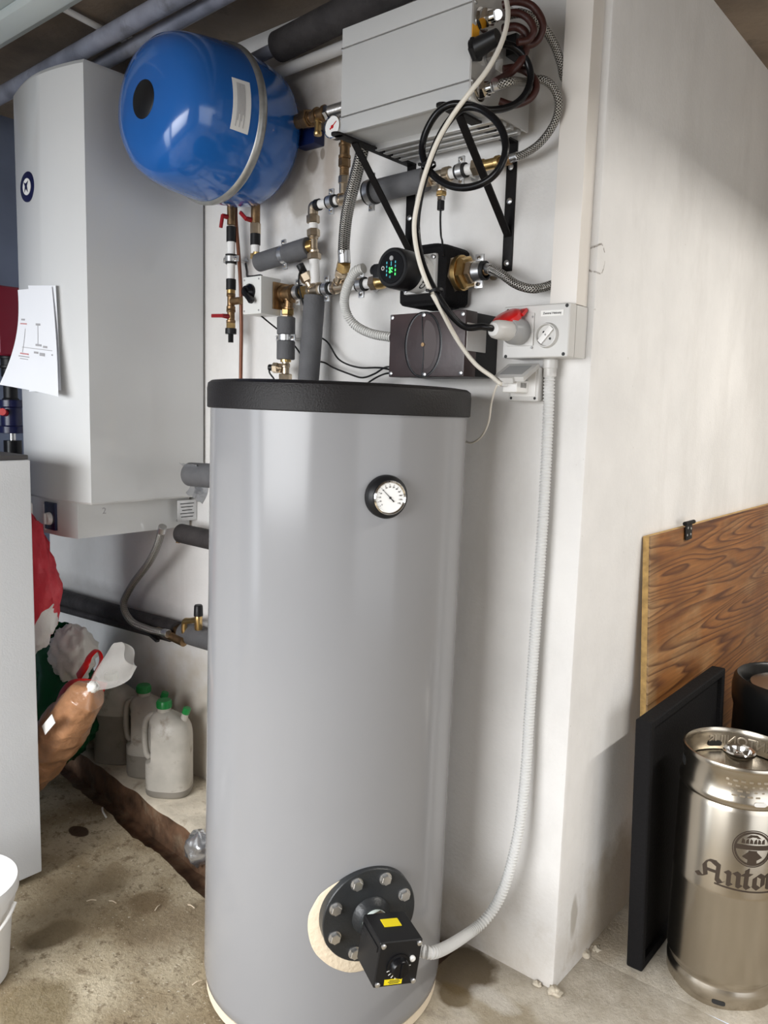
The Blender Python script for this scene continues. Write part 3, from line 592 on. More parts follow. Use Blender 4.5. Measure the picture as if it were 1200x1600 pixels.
part('rating_sticker', B().box((-0.1815, -0.1755, 2.2756), (0.0012, 0.028, 0.030)), m_label, t, 'white rating sticker')
for (pt, rr, ln, mm) in (((-0.1815, -0.2537, 2.3377), 0.021, 0.024, m_chrome), ((-0.1815, -0.2523, 2.1951), 0.019, 0.022, m_chrome), ((-0.1815, -0.2226, 2.2705), 0.012, 0.020, m_zinc)):
    p0 = V(pt); part('hose_union', B().lathe([(0, rr * 1.2), (0.003, rr * 1.2)], p0, (1, 0, 0), 24).nut(p0 + V((0.003, 0, 0)), p0 + V((ln, 0, 0)), rr).cyl(p0 + V((ln, 0, 0)), p0 + V((ln + 0.014, 0, 0)), rr * 0.62), mm, t)
p0 = V((-0.1815, -0.2782, 2.2698))
part('cable_gland', B().nut(p0, p0 + V((0.012, 0, 0)), 0.026).cyl(p0, p0 + V((0.060, 0, 0.012)), 0.022, 0.016), m_black, t, 'black cable gland')
part('terminal_block', B().bounds((ux1 + 0.003, -0.150, 2.300), (ux1 + 0.030, -0.105, 2.345), 0.004), m_black, t)

def bracket(X, label, zt=2.167, tip=-0.300, zb=1.856):
    t = thing('shelf_bracket', label, 'bracket', (X, 0, zb), 'black iron brackets under the grey box')
    W_ = 0.028
    part('wall_leg', B().bounds((X - W_ / 2, -0.005, zb), (X + W_ / 2, 0, zt), 0.001), m_iron, t)
    part('shelf_arm', B().bounds((X - W_ / 2, tip, zt - 0.005), (X + W_ / 2, 0, zt), 0.001), m_iron, t)
    part('arm_end', B().lathe([(0, W_ / 2), (0.005, W_ / 2)], (X, tip, zt - 0.005), (0, 0, 1), 24), m_iron, t)
    a, b_ = V((X, -0.004, zb + 0.085)), V((X, -0.235, zt - 0.006)); d = (b_ - a).normalized()
    part('brace', B().box((a + b_) / 2, (0.020, 0.005, (b_ - a).length), (V((1, 0, 0)), d.cross(V((1, 0, 0))), d), 0.001), m_iron, t)
    for zz in (zb + 0.02, zb + 0.17, zt - 0.06):
        part('screw', B().lathe([(0, 0.0075), (0.002, 0.0075), (0.004, 0.004)], (X, -0.005, zz), (0, -1, 0), 18), m_zinc, t, 'zinc screw head')
    return t
bracket(-0.560, 'black iron shelf bracket under the left end of the grey box')
bracket(-0.243, 'black iron shelf bracket under the right end of the grey box, inside the cable loop')

# ------------------------------------------------------------------ pipework
def fit(t, name, mat, p0, p1, r, kind='pipe', label=None):
    p0, p1 = V(p0), V(p1); b = B(); L = (p1 - p0).length; ax = p1 - p0
    if kind == 'pipe': b.cyl(p0, p1, r, None, 24, min(0.001, L * 0.2))
    elif kind == 'nut': b.nut(p0, p1, r)
    elif kind == 'foam': b.cyl(p0, p1, r, None, 32, 0.002)
    elif kind == 'body':  # cast fitting: beads at both ends
        b.lathe([(0, r * 0.9), (0.002, r), (L * 0.2, r), (L * 0.24, r * 0.82), (L * 0.76, r * 0.82), (L * 0.8, r), (L - 0.002, r), (L, r * 0.9)], p0, ax, 28)
    elif kind == 'thread':
        n_ = max(int(L / 0.004), 2); pr = []
        for k in range(n_): pr += [(L * k / n_, r * 0.92), (L * (k + 0.5) / n_, r)]
        b.lathe(pr + [(L, r * 0.92)], p0, ax, 24)
    return part(name, b, mat, t, label)
def clamp(p, axis, r, label, tab=V((0, 0, 1)), wall=True, w=0.020):
    p = V(p); a = V(axis).normalized(); tb = (tab - a * tab.dot(a)).normalized()
    t = thing('pipe_clamp', label, 'pipe clamp', (p.x, p.y, p.z - r), 'zinc pipe clamps on the back wall')
    part('rubber_lining', B().lathe([(-w * 0.75, r), (-w * 0.75, r + 0.005), (w * 0.75, r + 0.005), (w * 0.75, r)], p, a, 36, caps=False), m_rubber, t, 'black rubber lining')
    part('band', B().lathe([(-w * 0.42, r + 0.004), (-w * 0.42, r + 0.0065), (w * 0.42, r + 0.0065), (w * 0.42, r + 0.004)], p, a, 36, caps=False), m_zinc, t)
    nrm = a.cross(tb)
    if nrm.y > 0: nrm = -nrm
    for sg in (-1, 1):
        c = p + tb * sg * (r + 0.0135)
        part('ear', B().box(c, (w * 0.9, 0.018, 0.006), (a, tb, nrm), 0.0008), m_zinc, t)
        part('screw', B().lathe([(0, 0.0052), (0.003, 0.0052), (0.005, 0.003)], c + nrm * 0.003, nrm, 16), m_chrome, t)
    if wall and p.y < -r - 0.012:
        part('wall_stud', B().cyl((p.x, 0, p.z), (p.x, p.y + r + 0.004, p.z), 0.004).cyl((p.x, -0.003, p.z), (p.x, 0, p.z), 0.013), m_zinc, t)
    return t
# upper run
YU = -0.065
ZU = lambda x: 2.090 + (x + 0.80) * 0.024
def U(x): return V((x, YU, ZU(x)))
t = thing('upper_pipe_run', 'upper horizontal run of white pipe, brass fittings and grey insulation under the brackets', 'pipework', (-0.50, YU, 2.08))
X = dict(e=-0.8679, w0=-0.8496, w1=-0.7679, t1=-0.7383, w2=-0.6499, i0=-0.6407, i1=-0.4609, t2=-0.3841, w3=-0.3143, n1=-0.2936, b1=-0.2368, c1=-0.2083)
fit(t, 'white_pipe', m_pipe, U(X['w0']), U(X['w1']), 0.0125)
fit(t, 'elbow_collar', m_black, U(X['e'] + 0.004), U(X['w0'] + 0.002), 0.0165)
part('elbow', B().tube([U(X['e']) + V((0.006, 0, 0)), U(X['e']) + V((-0.006, 0, -0.004)), U(X['e']) + V((-0.008, 0, -0.022))], 0.0155, 20), m_nickel, t)
fit(t, 'tee', m_nickel, U(X['w1'] - 0.004), U(X['t1'] + 0.006), 0.017, 'body')
fit(t, 'white_pipe', m_pipe, U(X['t1'] + 0.004), U(X['i0'] + 0.01), 0.0125)
fit(t, 'foam_insulation', m_ins, U(X['i0']), U(X['i1']), 0.030, 'foam', 'grey foam insulation sleeve')
fit(t, 'tee', m_nickel, U(X['i1'] - 0.004), U(X['t2']), 0.0185, 'body')
fit(t, 'hexagon', m_nickel, U(X['i1']), U(X['i1'] + 0.022), 0.022, 'nut')
fit(t, 'hexagon', m_nickel, U(X['t2'] - 0.02), U(X['t2']), 0.020, 'nut')
fit(t, 'white_pipe', m_pipe, U(X['t2'] - 0.002), U(X['w3'] + 0.004), 0.0130)
fit(t, 'hexagon', m_nickel, U(X['w3']), U(X['n1']), 0.021, 'nut')
fit(t, 'adaptor', m_brass, U(X['n1'] - 0.001), U(X['b1']), 0.016, 'body')
fit(t, 'collar', m_bronze, U(X['b1']), U(X['c1']), 0.0125, 'thread')
sx_ = -0.411; sp = U(sx_)
fit(t, 'sensor_pocket', m_nickel, sp + V((0, 0, -0.012)), sp + V((0, 0, -0.040)), 0.0135, 'body')
fit(t, 'sensor_nut', m_brass, sp + V((0, 0, -0.040)), sp + V((0, 0, -0.050)), 0.0145, 'nut')
fit(t, 'sensor_gland', m_chrome, sp + V((0, 0, -0.050)), sp + V((0, 0, -0.062)), 0.0115, 'nut')
fit(t, 'sensor_cap', m_black, sp + V((0, 0, -0.062)), sp + V((0, 0, -0.085)), 0.0095, 'pipe')
sens_end = sp + V((0, 0, -0.083))
# fittings rising from the upper tee to the safety group
ux = (X['w1'] + X['t1']) / 2
zz = ZU(ux)
for (z0, z1, r, k, mm) in ((0.012, 0.040, 0.0135, 'pipe', m_nickel), (0.040, 0.062, 0.0165, 'nut', m_nickel), (0.062, 0.085, 0.0140, 'thread', m_bronze), (0.085, 0.108, 0.0175, 'nut', m_bronze), (0.108, 0.150, 0.0175, 'body', m_bronze)):
    fit(t, 'riser_fitting', mm, (ux, YU, zz + z0), (ux, YU, zz + z1), r, k)
for (px, nm) in ((-0.8005, 'beside the upper left elbow'), (-0.6476, 'at the left end of the upper foam sleeve'), (-0.3507, 'inside the black cable loop')):
    clamp(U(px), (1, 0, 0.018), 0.0128 if nm[0] != 'a' else 0.0275, 'zinc pipe clamp with rubber lining ' + nm)
# safety group between vessel and power unit
t = thing('safety_group', 'tarnished brass safety group with round pressure gauge beside the blue vessel', 'valve', (-0.80, -0.08, 2.22))
a, b_ = V((-0.9222, -0.085, 2.3266)), V((-0.732, -0.085, 2.3272)); d = (b_ - a).normalized()
Lg = (b_ - a).length
for (s0, s1, r, k, mm) in ((-0.02, 0.03, 0.020, 'pipe', m_bronze), (0.02, 0.048, 0.027, 'nut', m_bronze), (0.048, 0.075, 0.020, 'body', m_bronze), (0.075, 0.115, 0.0225, 'body', m_bronze), (0.112, 0.130, 0.021, 'nut', m_chrome), (0.130, Lg + 0.01, 0.017, 'thread', m_zinc)):
    fit(t, 'fitting', mm, a + d * s0, a + d * s1, r, k)
oc = a + d * 0.085
fit(t, 'outlet', m_brass, oc + V((0, -0.004, -0.010)), oc + V((0, -0.004, -0.056)), 0.012, 'body', 'brass outlet spout')
gc = V((-0.7576, -0.1, 2.2727))
gg = part('pressure_gauge', B().lathe([(0, 0.030), (0.022, 0.030), (0.024, 0.028)], gc + V((0, 0.012, 0)), (0, -1, 0), 48), m_black, t, 'round pressure gauge')
part('gauge_bezel', B().lathe([(0.018, 0.0310), (0.026, 0.0310), (0.027, 0.028), (0.024, 0.0265)], gc + V((0, 0.012, 0)), (0, -1, 0), 48, caps=False), m_chrome, gg)
part('gauge_dial', B().lathe([(0.02, 0.0275), (0.0245, 0.0275)], gc + V((0, 0.012, 0)), (0, -1, 0), 40), m_dial, gg)
part('gauge_needle', B().prism([(-0.010, -0.002), (0.020, -0.0006), (0.020, 0.0006), (-0.010, 0.002)], gc + V((0, -0.0132, 0)), (0.80, 0, 0.6), (-0.6, 0, 0.80), 0.001).lathe([(0, 0.005), (0.002, 0.004)], gc + V((0, -0.0128, 0)), (0, -1, 0), 16), m_red, gg, 'red needle')
fit(t, 'gauge_stem', m_bronze, gc + V((0.018, 0.005, -0.005)), (ux - 0.002, YU, zz + 0.150), 0.010)
# braided riser hose in front of the upper run
hb_ = V((-0.7158, -0.1, 1.9281))
b = B().tube([hb_, (-0.71, -0.105, 1.9715), (-0.6836, -0.125, 2.0274), (-0.6394, -0.15, 2.0904), (-0.6049, -0.165, 2.1425), (-0.5863, -0.17, 2.1855), V((-0.5863, -0.17, 2.1855)) + V((0.004, 0.004, 0.05))], 0.0165, 20, 12)
t = thing('braided_hose', 'thick braided steel hose rising from the lower pipe to the grey box', 'hose', hb_)
part('braid', b, m_braid, t)
fit(t, 'ferrule', m_zinc, hb_ + V((0, 0, 0.012)), hb_ + V((0.0, 0.004, -0.022)), 0.0178)
# lower run
YL = -0.065
def Lo(x): return V((x, YL, 1.849 + (x + 0.70) * 0.014))
t = thing('lower_pipe_run', 'lower horizontal run of white pipe and brass fittings leading into the pump', 'pipework', (-0.75, YL, 1.83))
l0, l1, l2, l3, l4, l5, l6, l7, l8 = -0.9721, -0.9191, -0.8836, -0.8383, -0.789, -0.7361, -0.6416, -0.6182, -0.5058
fit(t, 'union', m_bronze, Lo(l0 - 0.02), Lo(l0 + 0.022), 0.0215, 'nut')
fit(t, 'pipe_piece', m_nickel, Lo(l0 + 0.018), Lo(l1 + 0.004), 0.0150, 'thread')
fit(t, 'union', m_brass, Lo(l1), Lo(l2 + 0.004), 0.0190, 'nut')
fit(t, 'cross_fitting', m_nickel, Lo(l2), Lo(l3), 0.0215, 'body')
fit(t, 'white_pipe', m_pipe, Lo(l3 - 0.002), Lo(l4 + 0.003), 0.0135)
fit(t, 'tee', m_nickel, Lo(l4), Lo(l5), 0.0185, 'body')
fit(t, 'hexagon', m_nickel, Lo(l4), Lo(l4 + 0.014), 0.020, 'nut')
fit(t, 'white_pipe', m_pipe, Lo(l5 - 0.003), Lo(l6 + 0.003), 0.0135)
fit(t, 'union', m_nickel, Lo(l6), Lo(l7), 0.021, 'nut')
fit(t, 'pump_connector', m_brass, Lo(l7 - 0.002), Lo(l8), 0.019, 'body')
tx = (l4 + l5) / 2; tb_ = Lo(tx)
rp0, rp1 = tb_ + V((0, -0.006, 0.010)), hb_ + V((0, 0.004, -0.020)); rd = rp1 - rp0
fit(t, 'branch', m_nickel, rp0, rp0 + rd * 0.42, 0.0165, 'body')
fit(t, 'branch_nut', m_nickel, rp0 + rd * 0.40, rp0 + rd * 0.62, 0.0195, 'nut')
fit(t, 'branch_nut', m_brass, rp0 + rd * 0.66, rp0 + rd * 1.0, 0.0205, 'nut')
fit(t, 'branch_neck', m_brass, rp0 + rd * 0.58, rp0 + rd * 0.72, 0.0150)
# vertical link between both runs
vb, vt = Lo((l2 + l3) / 2), U(X['e']) + V((-0.008, 0, -0.020)); vd = vt - vb; Lv = vd.length
for (s0, s1, r, k, mm, nm) in ((0.018, 0.090, 0.0150, 'pipe', m_pipe, 'white_pipe'), (0.088, 0.108, 0.0205, 'nut', m_nickel, 'hexagon'), (0.106, 0.160, 0.0140, 'body', m_nickel, 'tee'), (0.154, 0.176, 0.0195, 'nut', m_nickel, 'hexagon'), (0.174, Lv - 0.026, 0.0135, 'pipe', m_pipe, 'white_pipe'), (Lv - 0.030, Lv - 0.006, 0.0195, 'nut', m_nickel, 'hexagon'), (Lv - 0.008, Lv + 0.004, 0.0150, 'pipe', m_nickel, 'neck')):
    fit(t, nm, mm, vb + vd.normalized() * s0, vb + vd.normalized() * s1, r, k)
# sensor pocket leaning out of the cross fitting
sp2 = Lo(l2 + 0.012); sdir = V((-0.30, -0.35, 0.85)).normalized()
for (s0, s1, r, k, mm) in ((0.010, 0.030, 0.0155, 'body', m_nickel), (0.030, 0.056, 0.0185, 'nut', m_nickel), (0.056, 0.084, 0.0115, 'pipe', m_black)):
    fit(t, 'sensor_pocket', mm, sp2 + sdir * s0, sp2 + sdir * s1, r, k)
# insulated branch to the second riser
br0, br1 = vb + vd.normalized() * 0.130, V((-1.1204, -0.065, 1.9488)); bd = (br1 - br0).normalized(); Lb = (br1 - br0).length
fit(t, 'side_branch', m_brass, br0, br0 + bd * 0.026, 0.0180, 'thread')
fit(t, 'foam_insulation', m_ins, br0 + bd * 0.020, br0 + bd * (Lb * 0.47), 0.0285, 'foam', 'grey foam sleeve')
fit(t, 'foam_insulation', m_ins, br0 + bd * (Lb * 0.53), br0 + bd * (Lb - 0.006), 0.0285, 'foam', 'grey foam sleeve')
fit(t, 'branch_pipe', m_pipe, br0 + bd * (Lb * 0.45), br0 + bd * (Lb * 0.55), 0.013)
part('branch_elbow', B().tube([br0 + bd * (Lb - 0.012), br0 + bd * Lb, br0 + bd * (Lb + 0.004) + V((0, 0, 0.018)), br0 + bd * (Lb + 0.003) + V((0, 0, 0.034))], 0.0125, 18), m_brass, t)
clamp(br0 + bd * (Lb * 0.5), bd, 0.0215, 'zinc pipe clamp between the two halves of the sloping foam sleeve', wall=True)
for (px, lab) in ((-0.9329, 'right of the off-white valve motor'), (-0.8122, 'above the thick grey insulated downpipe'), (-0.6774, 'just left of the pump')):
    clamp(Lo(px), (1, 0, 0.01), 0.0140 if 'motor' not in lab else 0.0155, 'zinc pipe clamp with rubber lining ' + lab)
# thick insulated downpipe
d0, d1 = Lo((l2 + l3) / 2 + 0.002) + V((0, -0.004, -0.018)), V((-0.8628, -0.085, 1.5864))
t = thing('insulated_downpipe', 'thick grey insulated pipe dropping behind the tank lid', 'pipe', V(d1) + V((0, 0, -0.35)))
dd = (V(d1) - d0).normalized()
part('foam_insulation', B().tube([d0, lerp(d0, d1, 0.5), V(d1), V(d1) + dd * 0.28], 0.0315, 32, 4), m_ins, t)
part('end_pipe', B().tube([V(d1) + dd * 0.28, V(d1) + dd * 0.32, V(d1) + dd * 0.335 + V((0.03, -0.01, 0)), V((-0.73, -0.13, (V(d1) + dd * 0.335).z))], 0.013, 16), m_pipe, t)

# mixing valve with motor
t = thing('mixing_valve', 'off-white valve motor box with black handle on a brass mixing valve', 'valve', (-0.99, -0.09, 1.70))
mx0, mx1, mz0, mz1 = -1.086, -1.002, 1.778, 1.889
part('motor_housing', B().bounds((mx0, -0.152, mz0), (mx1, -0.072, mz1), 0.004), m_mixw, t, 'off-white motor housing')
mc = V((mx0 + 0.034, -0.152, mz0 + 0.066))
kb = part('handle', B().lathe([(0, 0.024), (0.006, 0.024), (0.012, 0.019), (0.020, 0.016)], mc, (0, -1, 0), 32).box(mc + V((0.012, -0.018, -0.014)), (0.016, 0.016, 0.052), (V((0.75, 0, 0.66)), V((0, 1, 0)), V((-0.66, 0, 0.75))), 0.005), m_gloss, t, 'black turning handle')
for (sx, sz) in ((0.008, 0.010), (0.074, 0.010), (0.074, 0.102), (0.008, 0.102)):
    part('screw', B().lathe([(0, 0.003), (0.002, 0.0025)], (mx0 + sx, -0.152, mz0 + sz), (0, -1, 0), 12), m_sock2, t)
part('mounting_plate', B().bounds((-1.000, -0.108, 1.796), (-0.994, -0.045, 1.876), 0.001), m_bronze, t)
vb2 = V((-0.968, -0.070, 1.842))
fit(t, 'valve_body', m_bronze, vb2 + V((-0.026, 0, 0.002)), vb2 + V((0.022, 0, 0)), 0.0275, 'body')
fit(t, 'valve_outlet', m_bronze, vb2 + V((0, 0, -0.012)), vb2 + V((-0.002, 0, -0.046)), 0.0165, 'body')
fit(t, 'outlet_nut', m_brass, vb2 + V((-0.003, 0, -0.044)), vb2 + V((-0.004, 0, -0.062)), 0.0195, 'nut')
fit(t, 'outlet_nut', m_nickel, vb2 + V((-0.004, 0, -0.062)), vb2 + V((-0.005, 0, -0.086)), 0.0185, 'nut')
part('cable_gland', B().cyl((mx0 + 0.020, -0.10, mz1), (mx0 + 0.020, -0.10, mz1 + 0.014), 0.009, 0.007), m_black, t)
# pipe below the valve
t = thing('valve_downpipe', 'brass and foam-sleeved pipe dropping from the mixing valve behind the lid', 'pipe', (-0.965, -0.07, 1.20))
xa = -0.976
fit(t, 'foam_insulation', m_ins, (xa, -0.073, 1.7737), (xa, -0.073, 1.7216), 0.0280, 'foam', 'grey foam sleeve')
fit(t, 'foam_insulation', m_ins, (xa, -0.073, 1.7023), (xa, -0.073, 1.646), 0.0280, 'foam', 'grey foam sleeve')
fit(t, 'brass_pipe', m_nickel, (xa, -0.073, 1.20), (xa, -0.073, 1.77), 0.0110)
fit(t, 'collar', m_brass, (xa, -0.073, 1.6382), (xa, -0.073, 1.6479), 0.0165)
fit(t, 'tee', m_nickel, (xa, -0.073, 1.5795), (xa, -0.073, 1.6343), 0.0140, 'body')
fit(t, 'hexagon', m_nickel, (xa, -0.073, 1.5717), (xa, -0.073, 1.603), 0.0200, 'nut')
sq = V((xa, -0.073, 1.6186))
sdir2 = V((-0.9, -0.43, 0.05)).normalized()
for (s0, s1, r, k, mm) in ((0.008, 0.024, 0.0150, 'thread', m_nickel), (0.024, 0.042, 0.0165, 'nut', m_nickel), (0.040, 0.056, 0.0100, 'pipe', m_black)):
    fit(t, 'sensor_pocket', mm, sq + sdir2 * s0, sq + sdir2 * s1, r, k)
sens2 = sq + sdir2 * 0.056
fit(t, 'tank_connection', m_nickel, (xa, -0.073, 1.215), (-0.76, -0.16, 1.215), 0.0110)
clamp((xa, -0.073, 1.712), (0, 0, 1), 0.0185, 'zinc pipe clamp between the foam sleeves under the mixing valve', V((1, 0, 0)))

# left risers with red levers, under the blue vessel
def lever(t, p, d, L=0.05):
    p = V(p); d = V(d).normalized(); up = V((0, -1, 0))
    part('red_lever', B().lathe([(0, 0.008), (0.022, 0.007)], p, up, 16).box(p + up * 0.022 + d * L * 0.4, (L, 0.012, 0.007), (d, up.cross(d), up), 0.003), m_leverred, t, 'dark red valve lever')
x1 = -1.2492; yy = -0.065
t = thing('drain_riser', 'left vertical white pipe with black sleeves, red lever valves and a hose tail', 'pipe', (x1, yy, 1.7072))
for (za, zb, r, k, mm, nm) in ((2.0794, 2.30, 0.0135, 'pipe', m_bronze, 'valve_body'), (2.027, 2.075, 0.0155, 'pipe', m_black, 'black_sleeve'), (1.9059, 2.031, 0.0130, 'pipe', m_pipe, 'white_pipe'), (1.8754, 1.91, 0.0160, 'pipe', m_black, 'black_sleeve'),
                               (1.8634, 1.8777, 0.0140, 'pipe', m_brass, 'collar'), (1.8123, 1.8655, 0.0145, 'body', m_bronze, 'tee'), (1.7692, 1.8144, 0.0150, 'body', m_bronze, 'valve_body'), (1.7506, 1.7712, 0.0145, 'nut', m_brass, 'hexagon'),
                               (1.7341, 1.7527, 0.0185, 'pipe', m_black, 'hose_cap'), (1.7072, 1.7362, 0.0090, 'thread', m_black, 'hose_tail')):
    fit(t, nm, mm, (x1, yy, za), (x1, yy, zb), r, k)
lever(t, (x1 - 0.004, yy - 0.010, 2.1033), (-0.25, 0, -1), 0.042)
lever(t, (x1, yy - 0.012, 1.7897), (-1, 0, 0.05), 0.062)
fit(t, 'side_stub', m_bronze, (x1 + 0.005, yy, 1.8389), (x1 + 0.05, yy, 1.8389), 0.012)
clamp((x1, yy, 1.9727), (0, 0, 1), 0.0135, 'zinc pipe clamp halfway up the left white pipe', V((1, 0, 0)))
x2 = -1.1305
t = thing('filling_riser', 'short pipe with red lever valve and black sleeve right of the drain pipe', 'pipe', (x2, yy, 1.9713))
for (za, zb, r, k, mm, nm) in ((2.0684, 2.30, 0.0145, 'pipe', m_bronze, 'valve_body'), (2.0373, 2.0722, 0.0165, 'nut', m_nickel, 'hexagon'), (2.0042, 2.0392, 0.0160, 'pipe', m_black, 'black_sleeve'), (1.9771, 2.0065, 0.0130, 'pipe', m_pipe, 'white_pipe'), (1.9618, 1.9794, 0.0155, 'nut', m_brass, 'hexagon')):
    fit(t, nm, mm, (x2, yy, za), (x2, yy, zb), r, k)
lever(t, (x2 - 0.006, yy - 0.012, 2.0792), (-0.6, 0, 0.5), 0.040)
single('copper_tube', B().tube([(-1.2462, -0.05, 2.1457), (-1.2426, -0.05, 2.0854), (-1.229, -0.05, 1.9835), (-1.2186, -0.05, 1.8815), (-1.2202, -0.045, 1.739), (-1.2221, -0.045, 1.579), (-1.2221, -0.045, 1.1)], 0.0062, 12), m_copper, 'thin brown copper tube running down the wall left of the valve motor', 'pipe')
# ------------------------------------------------------------------ circulation pump
px_, pz_ = -0.417, 1.844
t = thing('circulation_pump', 'black circulation pump with round display head on the lower pipe', 'pump', (px_, -0.07, 1.77))
fx0, fx1, fz0, fz1 = -0.4926, -0.3448, 1.7708, 1.9165
part('foam_shell', B().bounds((fx0, -0.130, fz0), (fx1, -0.012, fz1), 0.022, 3).bounds((fx0 + 0.03, -0.125, fz0 - 0.006), (fx1 - 0.02, -0.02, fz1 + 0.006), 0.02, 2), m_foam, t, 'moulded black foam shell')
part('motor_flange', B().bounds((px_ - 0.048, -0.140, pz_ - 0.048), (px_ + 0.052, -0.126, pz_ + 0.048), 0.005), m_sock, t, 'light grey motor flange')
for sx in (-1, 1):
    for sz in (-1, 1):
        part('flange_screw', B().lathe([(0, 0.006), (0.006, 0.006), (0.007, 0.004)], (px_ + 0.004 + 0.042 * sx, -0.140, pz_ + 0.038 * sz), (0, -1, 0), 16), m_zinc, t)
hd = part('motor_head', B().lathe([(0, 0.044), (0.003, 0.0475), (0.012, 0.049), (0.060, 0.049), (0.066, 0.046)], (px_, -0.248, pz_), (0, 1, 0), 64), m_black, t, 'round black motor head')
part('display_face', B().lathe([(0, 0.037), (0.0015, 0.0385)], (px_, -0.2492, pz_), (0, 1, 0), 48), m_gloss, hd)
lw = part('rating_label', B().lathe([(0.060, 0.0470), (0.062, 0.0478), (0.106, 0.0478), (0.110, 0.047)], (px_, -0.248, pz_), (0, 1, 0), 64), m_label, t, 'white wrap-around rating label')
def pw(s, v, e):  # wraps lettering around the motor barrel
    a = -0.72 + s / 0.048; return V((px_ + (0.0482 + e) * math.cos(a), -0.166 - v, pz_ + (0.0482 + e) * math.sin(a)))
text('ce_mark', 'CE', 0.024, m_ink, lw, None, (1, 0, 0), (0, 1, 0), 0.0003, 'CENTER', pw, 0.0006)
def pw2(s, v, e):
    a = 0.62 + s / 0.048; return V((px_ + (0.0482 + e) * math.cos(a), -0.170 - v, pz_ + (0.0482 + e) * math.sin(a)))
for k in range(4):
    part('print_line', B().slab(lambda u, v: pw2(-0.012 + 0.022 * u, 0.010 - 0.0055 * k + 0.0016 * v, 0.0), 6, 1, 0.0003), m_inkf, lw)
df = V((px_, -0.2500, pz_))
text('display_digits', '56', 0.015, m_green_led, hd, df + V((-0.002, 0, -0.006)), (0, 0, -1), (1, 0, 0), 0.0003, 'CENTER', None, 0.0002)
text('display_unit', 'W', 0.006, m_blue_led, hd, df + V((-0.004, 0, -0.022)), (0, 0, -1), (1, 0, 0))
part('display_button', B().lathe([(0, 0.0060), (0.001, 0.0055)], df + V((0, 0, 0.022)), (0, -1, 0), 24), m_sock2, hd, 'round grey button')
part('display_ring', B().lathe([(0, 0.0030), (0.0006, 0.0030), (0.0006, 0.0050), (0, 0.0050)], df + V((-0.026, 0, 0)), (0, -1, 0), 24, caps=False), m_sock, hd)
for k in range(4):
    for (dx, mm) in ((-0.014, m_blue_led), (0.013, m_green_led if k > 1 else m_blue_led)):
        part('display_bar', B().box(df + V((dx, -0.0002, 0.012 - k * 0.0095)), (0.0026, 0.0006, 0.0055)), mm, hd)
part('display_bar', B().box(df + V((0, -0.0002, 0.009)), (0.0022, 0.0006, 0.010)), m_blue_led, hd)
part('plug_connector', B().box((px_ - 0.060, -0.205, pz_ + 0.003), (0.046, 0.036, 0.034), None, 0.005).cyl((px_ - 0.080, -0.203, pz_ + 0.004), (px_ - 0.098, -0.202, pz_ + 0.010), 0.013), m_black, t, 'black plug on the side of the motor head')
g0, g1, g2, g3, g4 = -0.3762, -0.3406, -0.3114, -0.2942, -0.2604
zg = lambda x_: V((x_, -0.07, 1.850))
fit(t, 'union_nut', m_nickel, zg(g0 - 0.02), zg(g1), 0.049, 'nut', 'large brass union nut')
fit(t, 'union_collar', m_brass, zg(g1 - 0.001), zg(g1 + 0.012), 0.044, 'pipe')
fit(t, 'union_nut', m_brass, zg(g1 + 0.010), zg(g2), 0.043, 'nut')
fit(t, 'reducer', m_nickel, zg(g2 - 0.001), zg(g3), 0.030, 'nut')
fit(t, 'hose_nipple', m_bronze, zg(g3 - 0.001), zg(g4), 0.013, 'thread')
clamp(zg(-0.281), (1, 0, 0), 0.0185, 'zinc pipe clamp right of the large brass pump nuts', w=0.026)

# ------------------------------------------------------------------ dark control box
t = thing('control_box', 'dark brown-black control box with a greasy oval outline on its front', 'control box', (-0.378, -0.075, 1.587))
part('cover', B().bounds((-0.497, -0.152, 1.587), (-0.260, -0.100, 1.747), 0.004), m_boxbrown, t)
part('base', B().bounds((-0.495, -0.100, 1.589), (-0.262, 0.0, 1.745), 0.003), m_black, t)
part('side_plate', B().bounds((-0.2625, -0.145, 1.650), (-0.2585, -0.060, 1.717), 0.001), m_sock, t, 'pale grey plate on the right side')
oc = V((-0.390, -0.1522, 1.667))
part('oval_outline', B().grid(lambda u, v: oc + V(((0.049 + 0.0075 * (1 - v)) * math.cos(u * 2 * math.pi) + (0.006 if math.cos(u * 2 * math.pi) > 0 else 0), -0.0006 + 0.0012 * abs(v - 0.5), (0.083 + 0.0060 * (1 - v)) * math.sin(u * 2 * math.pi) * 0.92)), 64, 2, True), m_boxmark, t, 'dark greasy oval outline')
part('painted_reflection', B().grid(lambda u, v: oc + V((0.012 + 0.034 * v * math.cos(u * 2 * math.pi) * (1 if math.cos(u * 2 * math.pi) > 0 else 0.25), -0.0003, 0.060 * v * math.sin(u * 2 * math.pi))), 40, 2, True), m_fin, t)  # reflection on the cover, painted as a paler brown patch
part('centre_line', B().slab(lambda u, v: oc + V((0.004 - 0.003 * u + 0.004 * math.sin(v * 5), -0.0009, -0.075 + 0.150 * v)), 1, 12, 0.0004), m_boxmark, t)
for (sx, sz) in ((0.008, 0.009), (0.118, 0.006), (0.229, 0.009), (0.008, 0.152), (0.110, 0.154), (0.229, 0.150)):
    part('screw', B().lathe([(0, 0.0055), (0.002, 0.0055), (0.003, 0.003)], (-0.497 + sx, -0.152, 1.587 + sz), (0, -1, 0), 16), m_zinc, t)
part('screw', B().lathe([(0, 0.005), (0.002, 0.005)], (oc.x + 0.004, -0.153, oc.z), (0, -1, 0), 14), m_bronze, t)

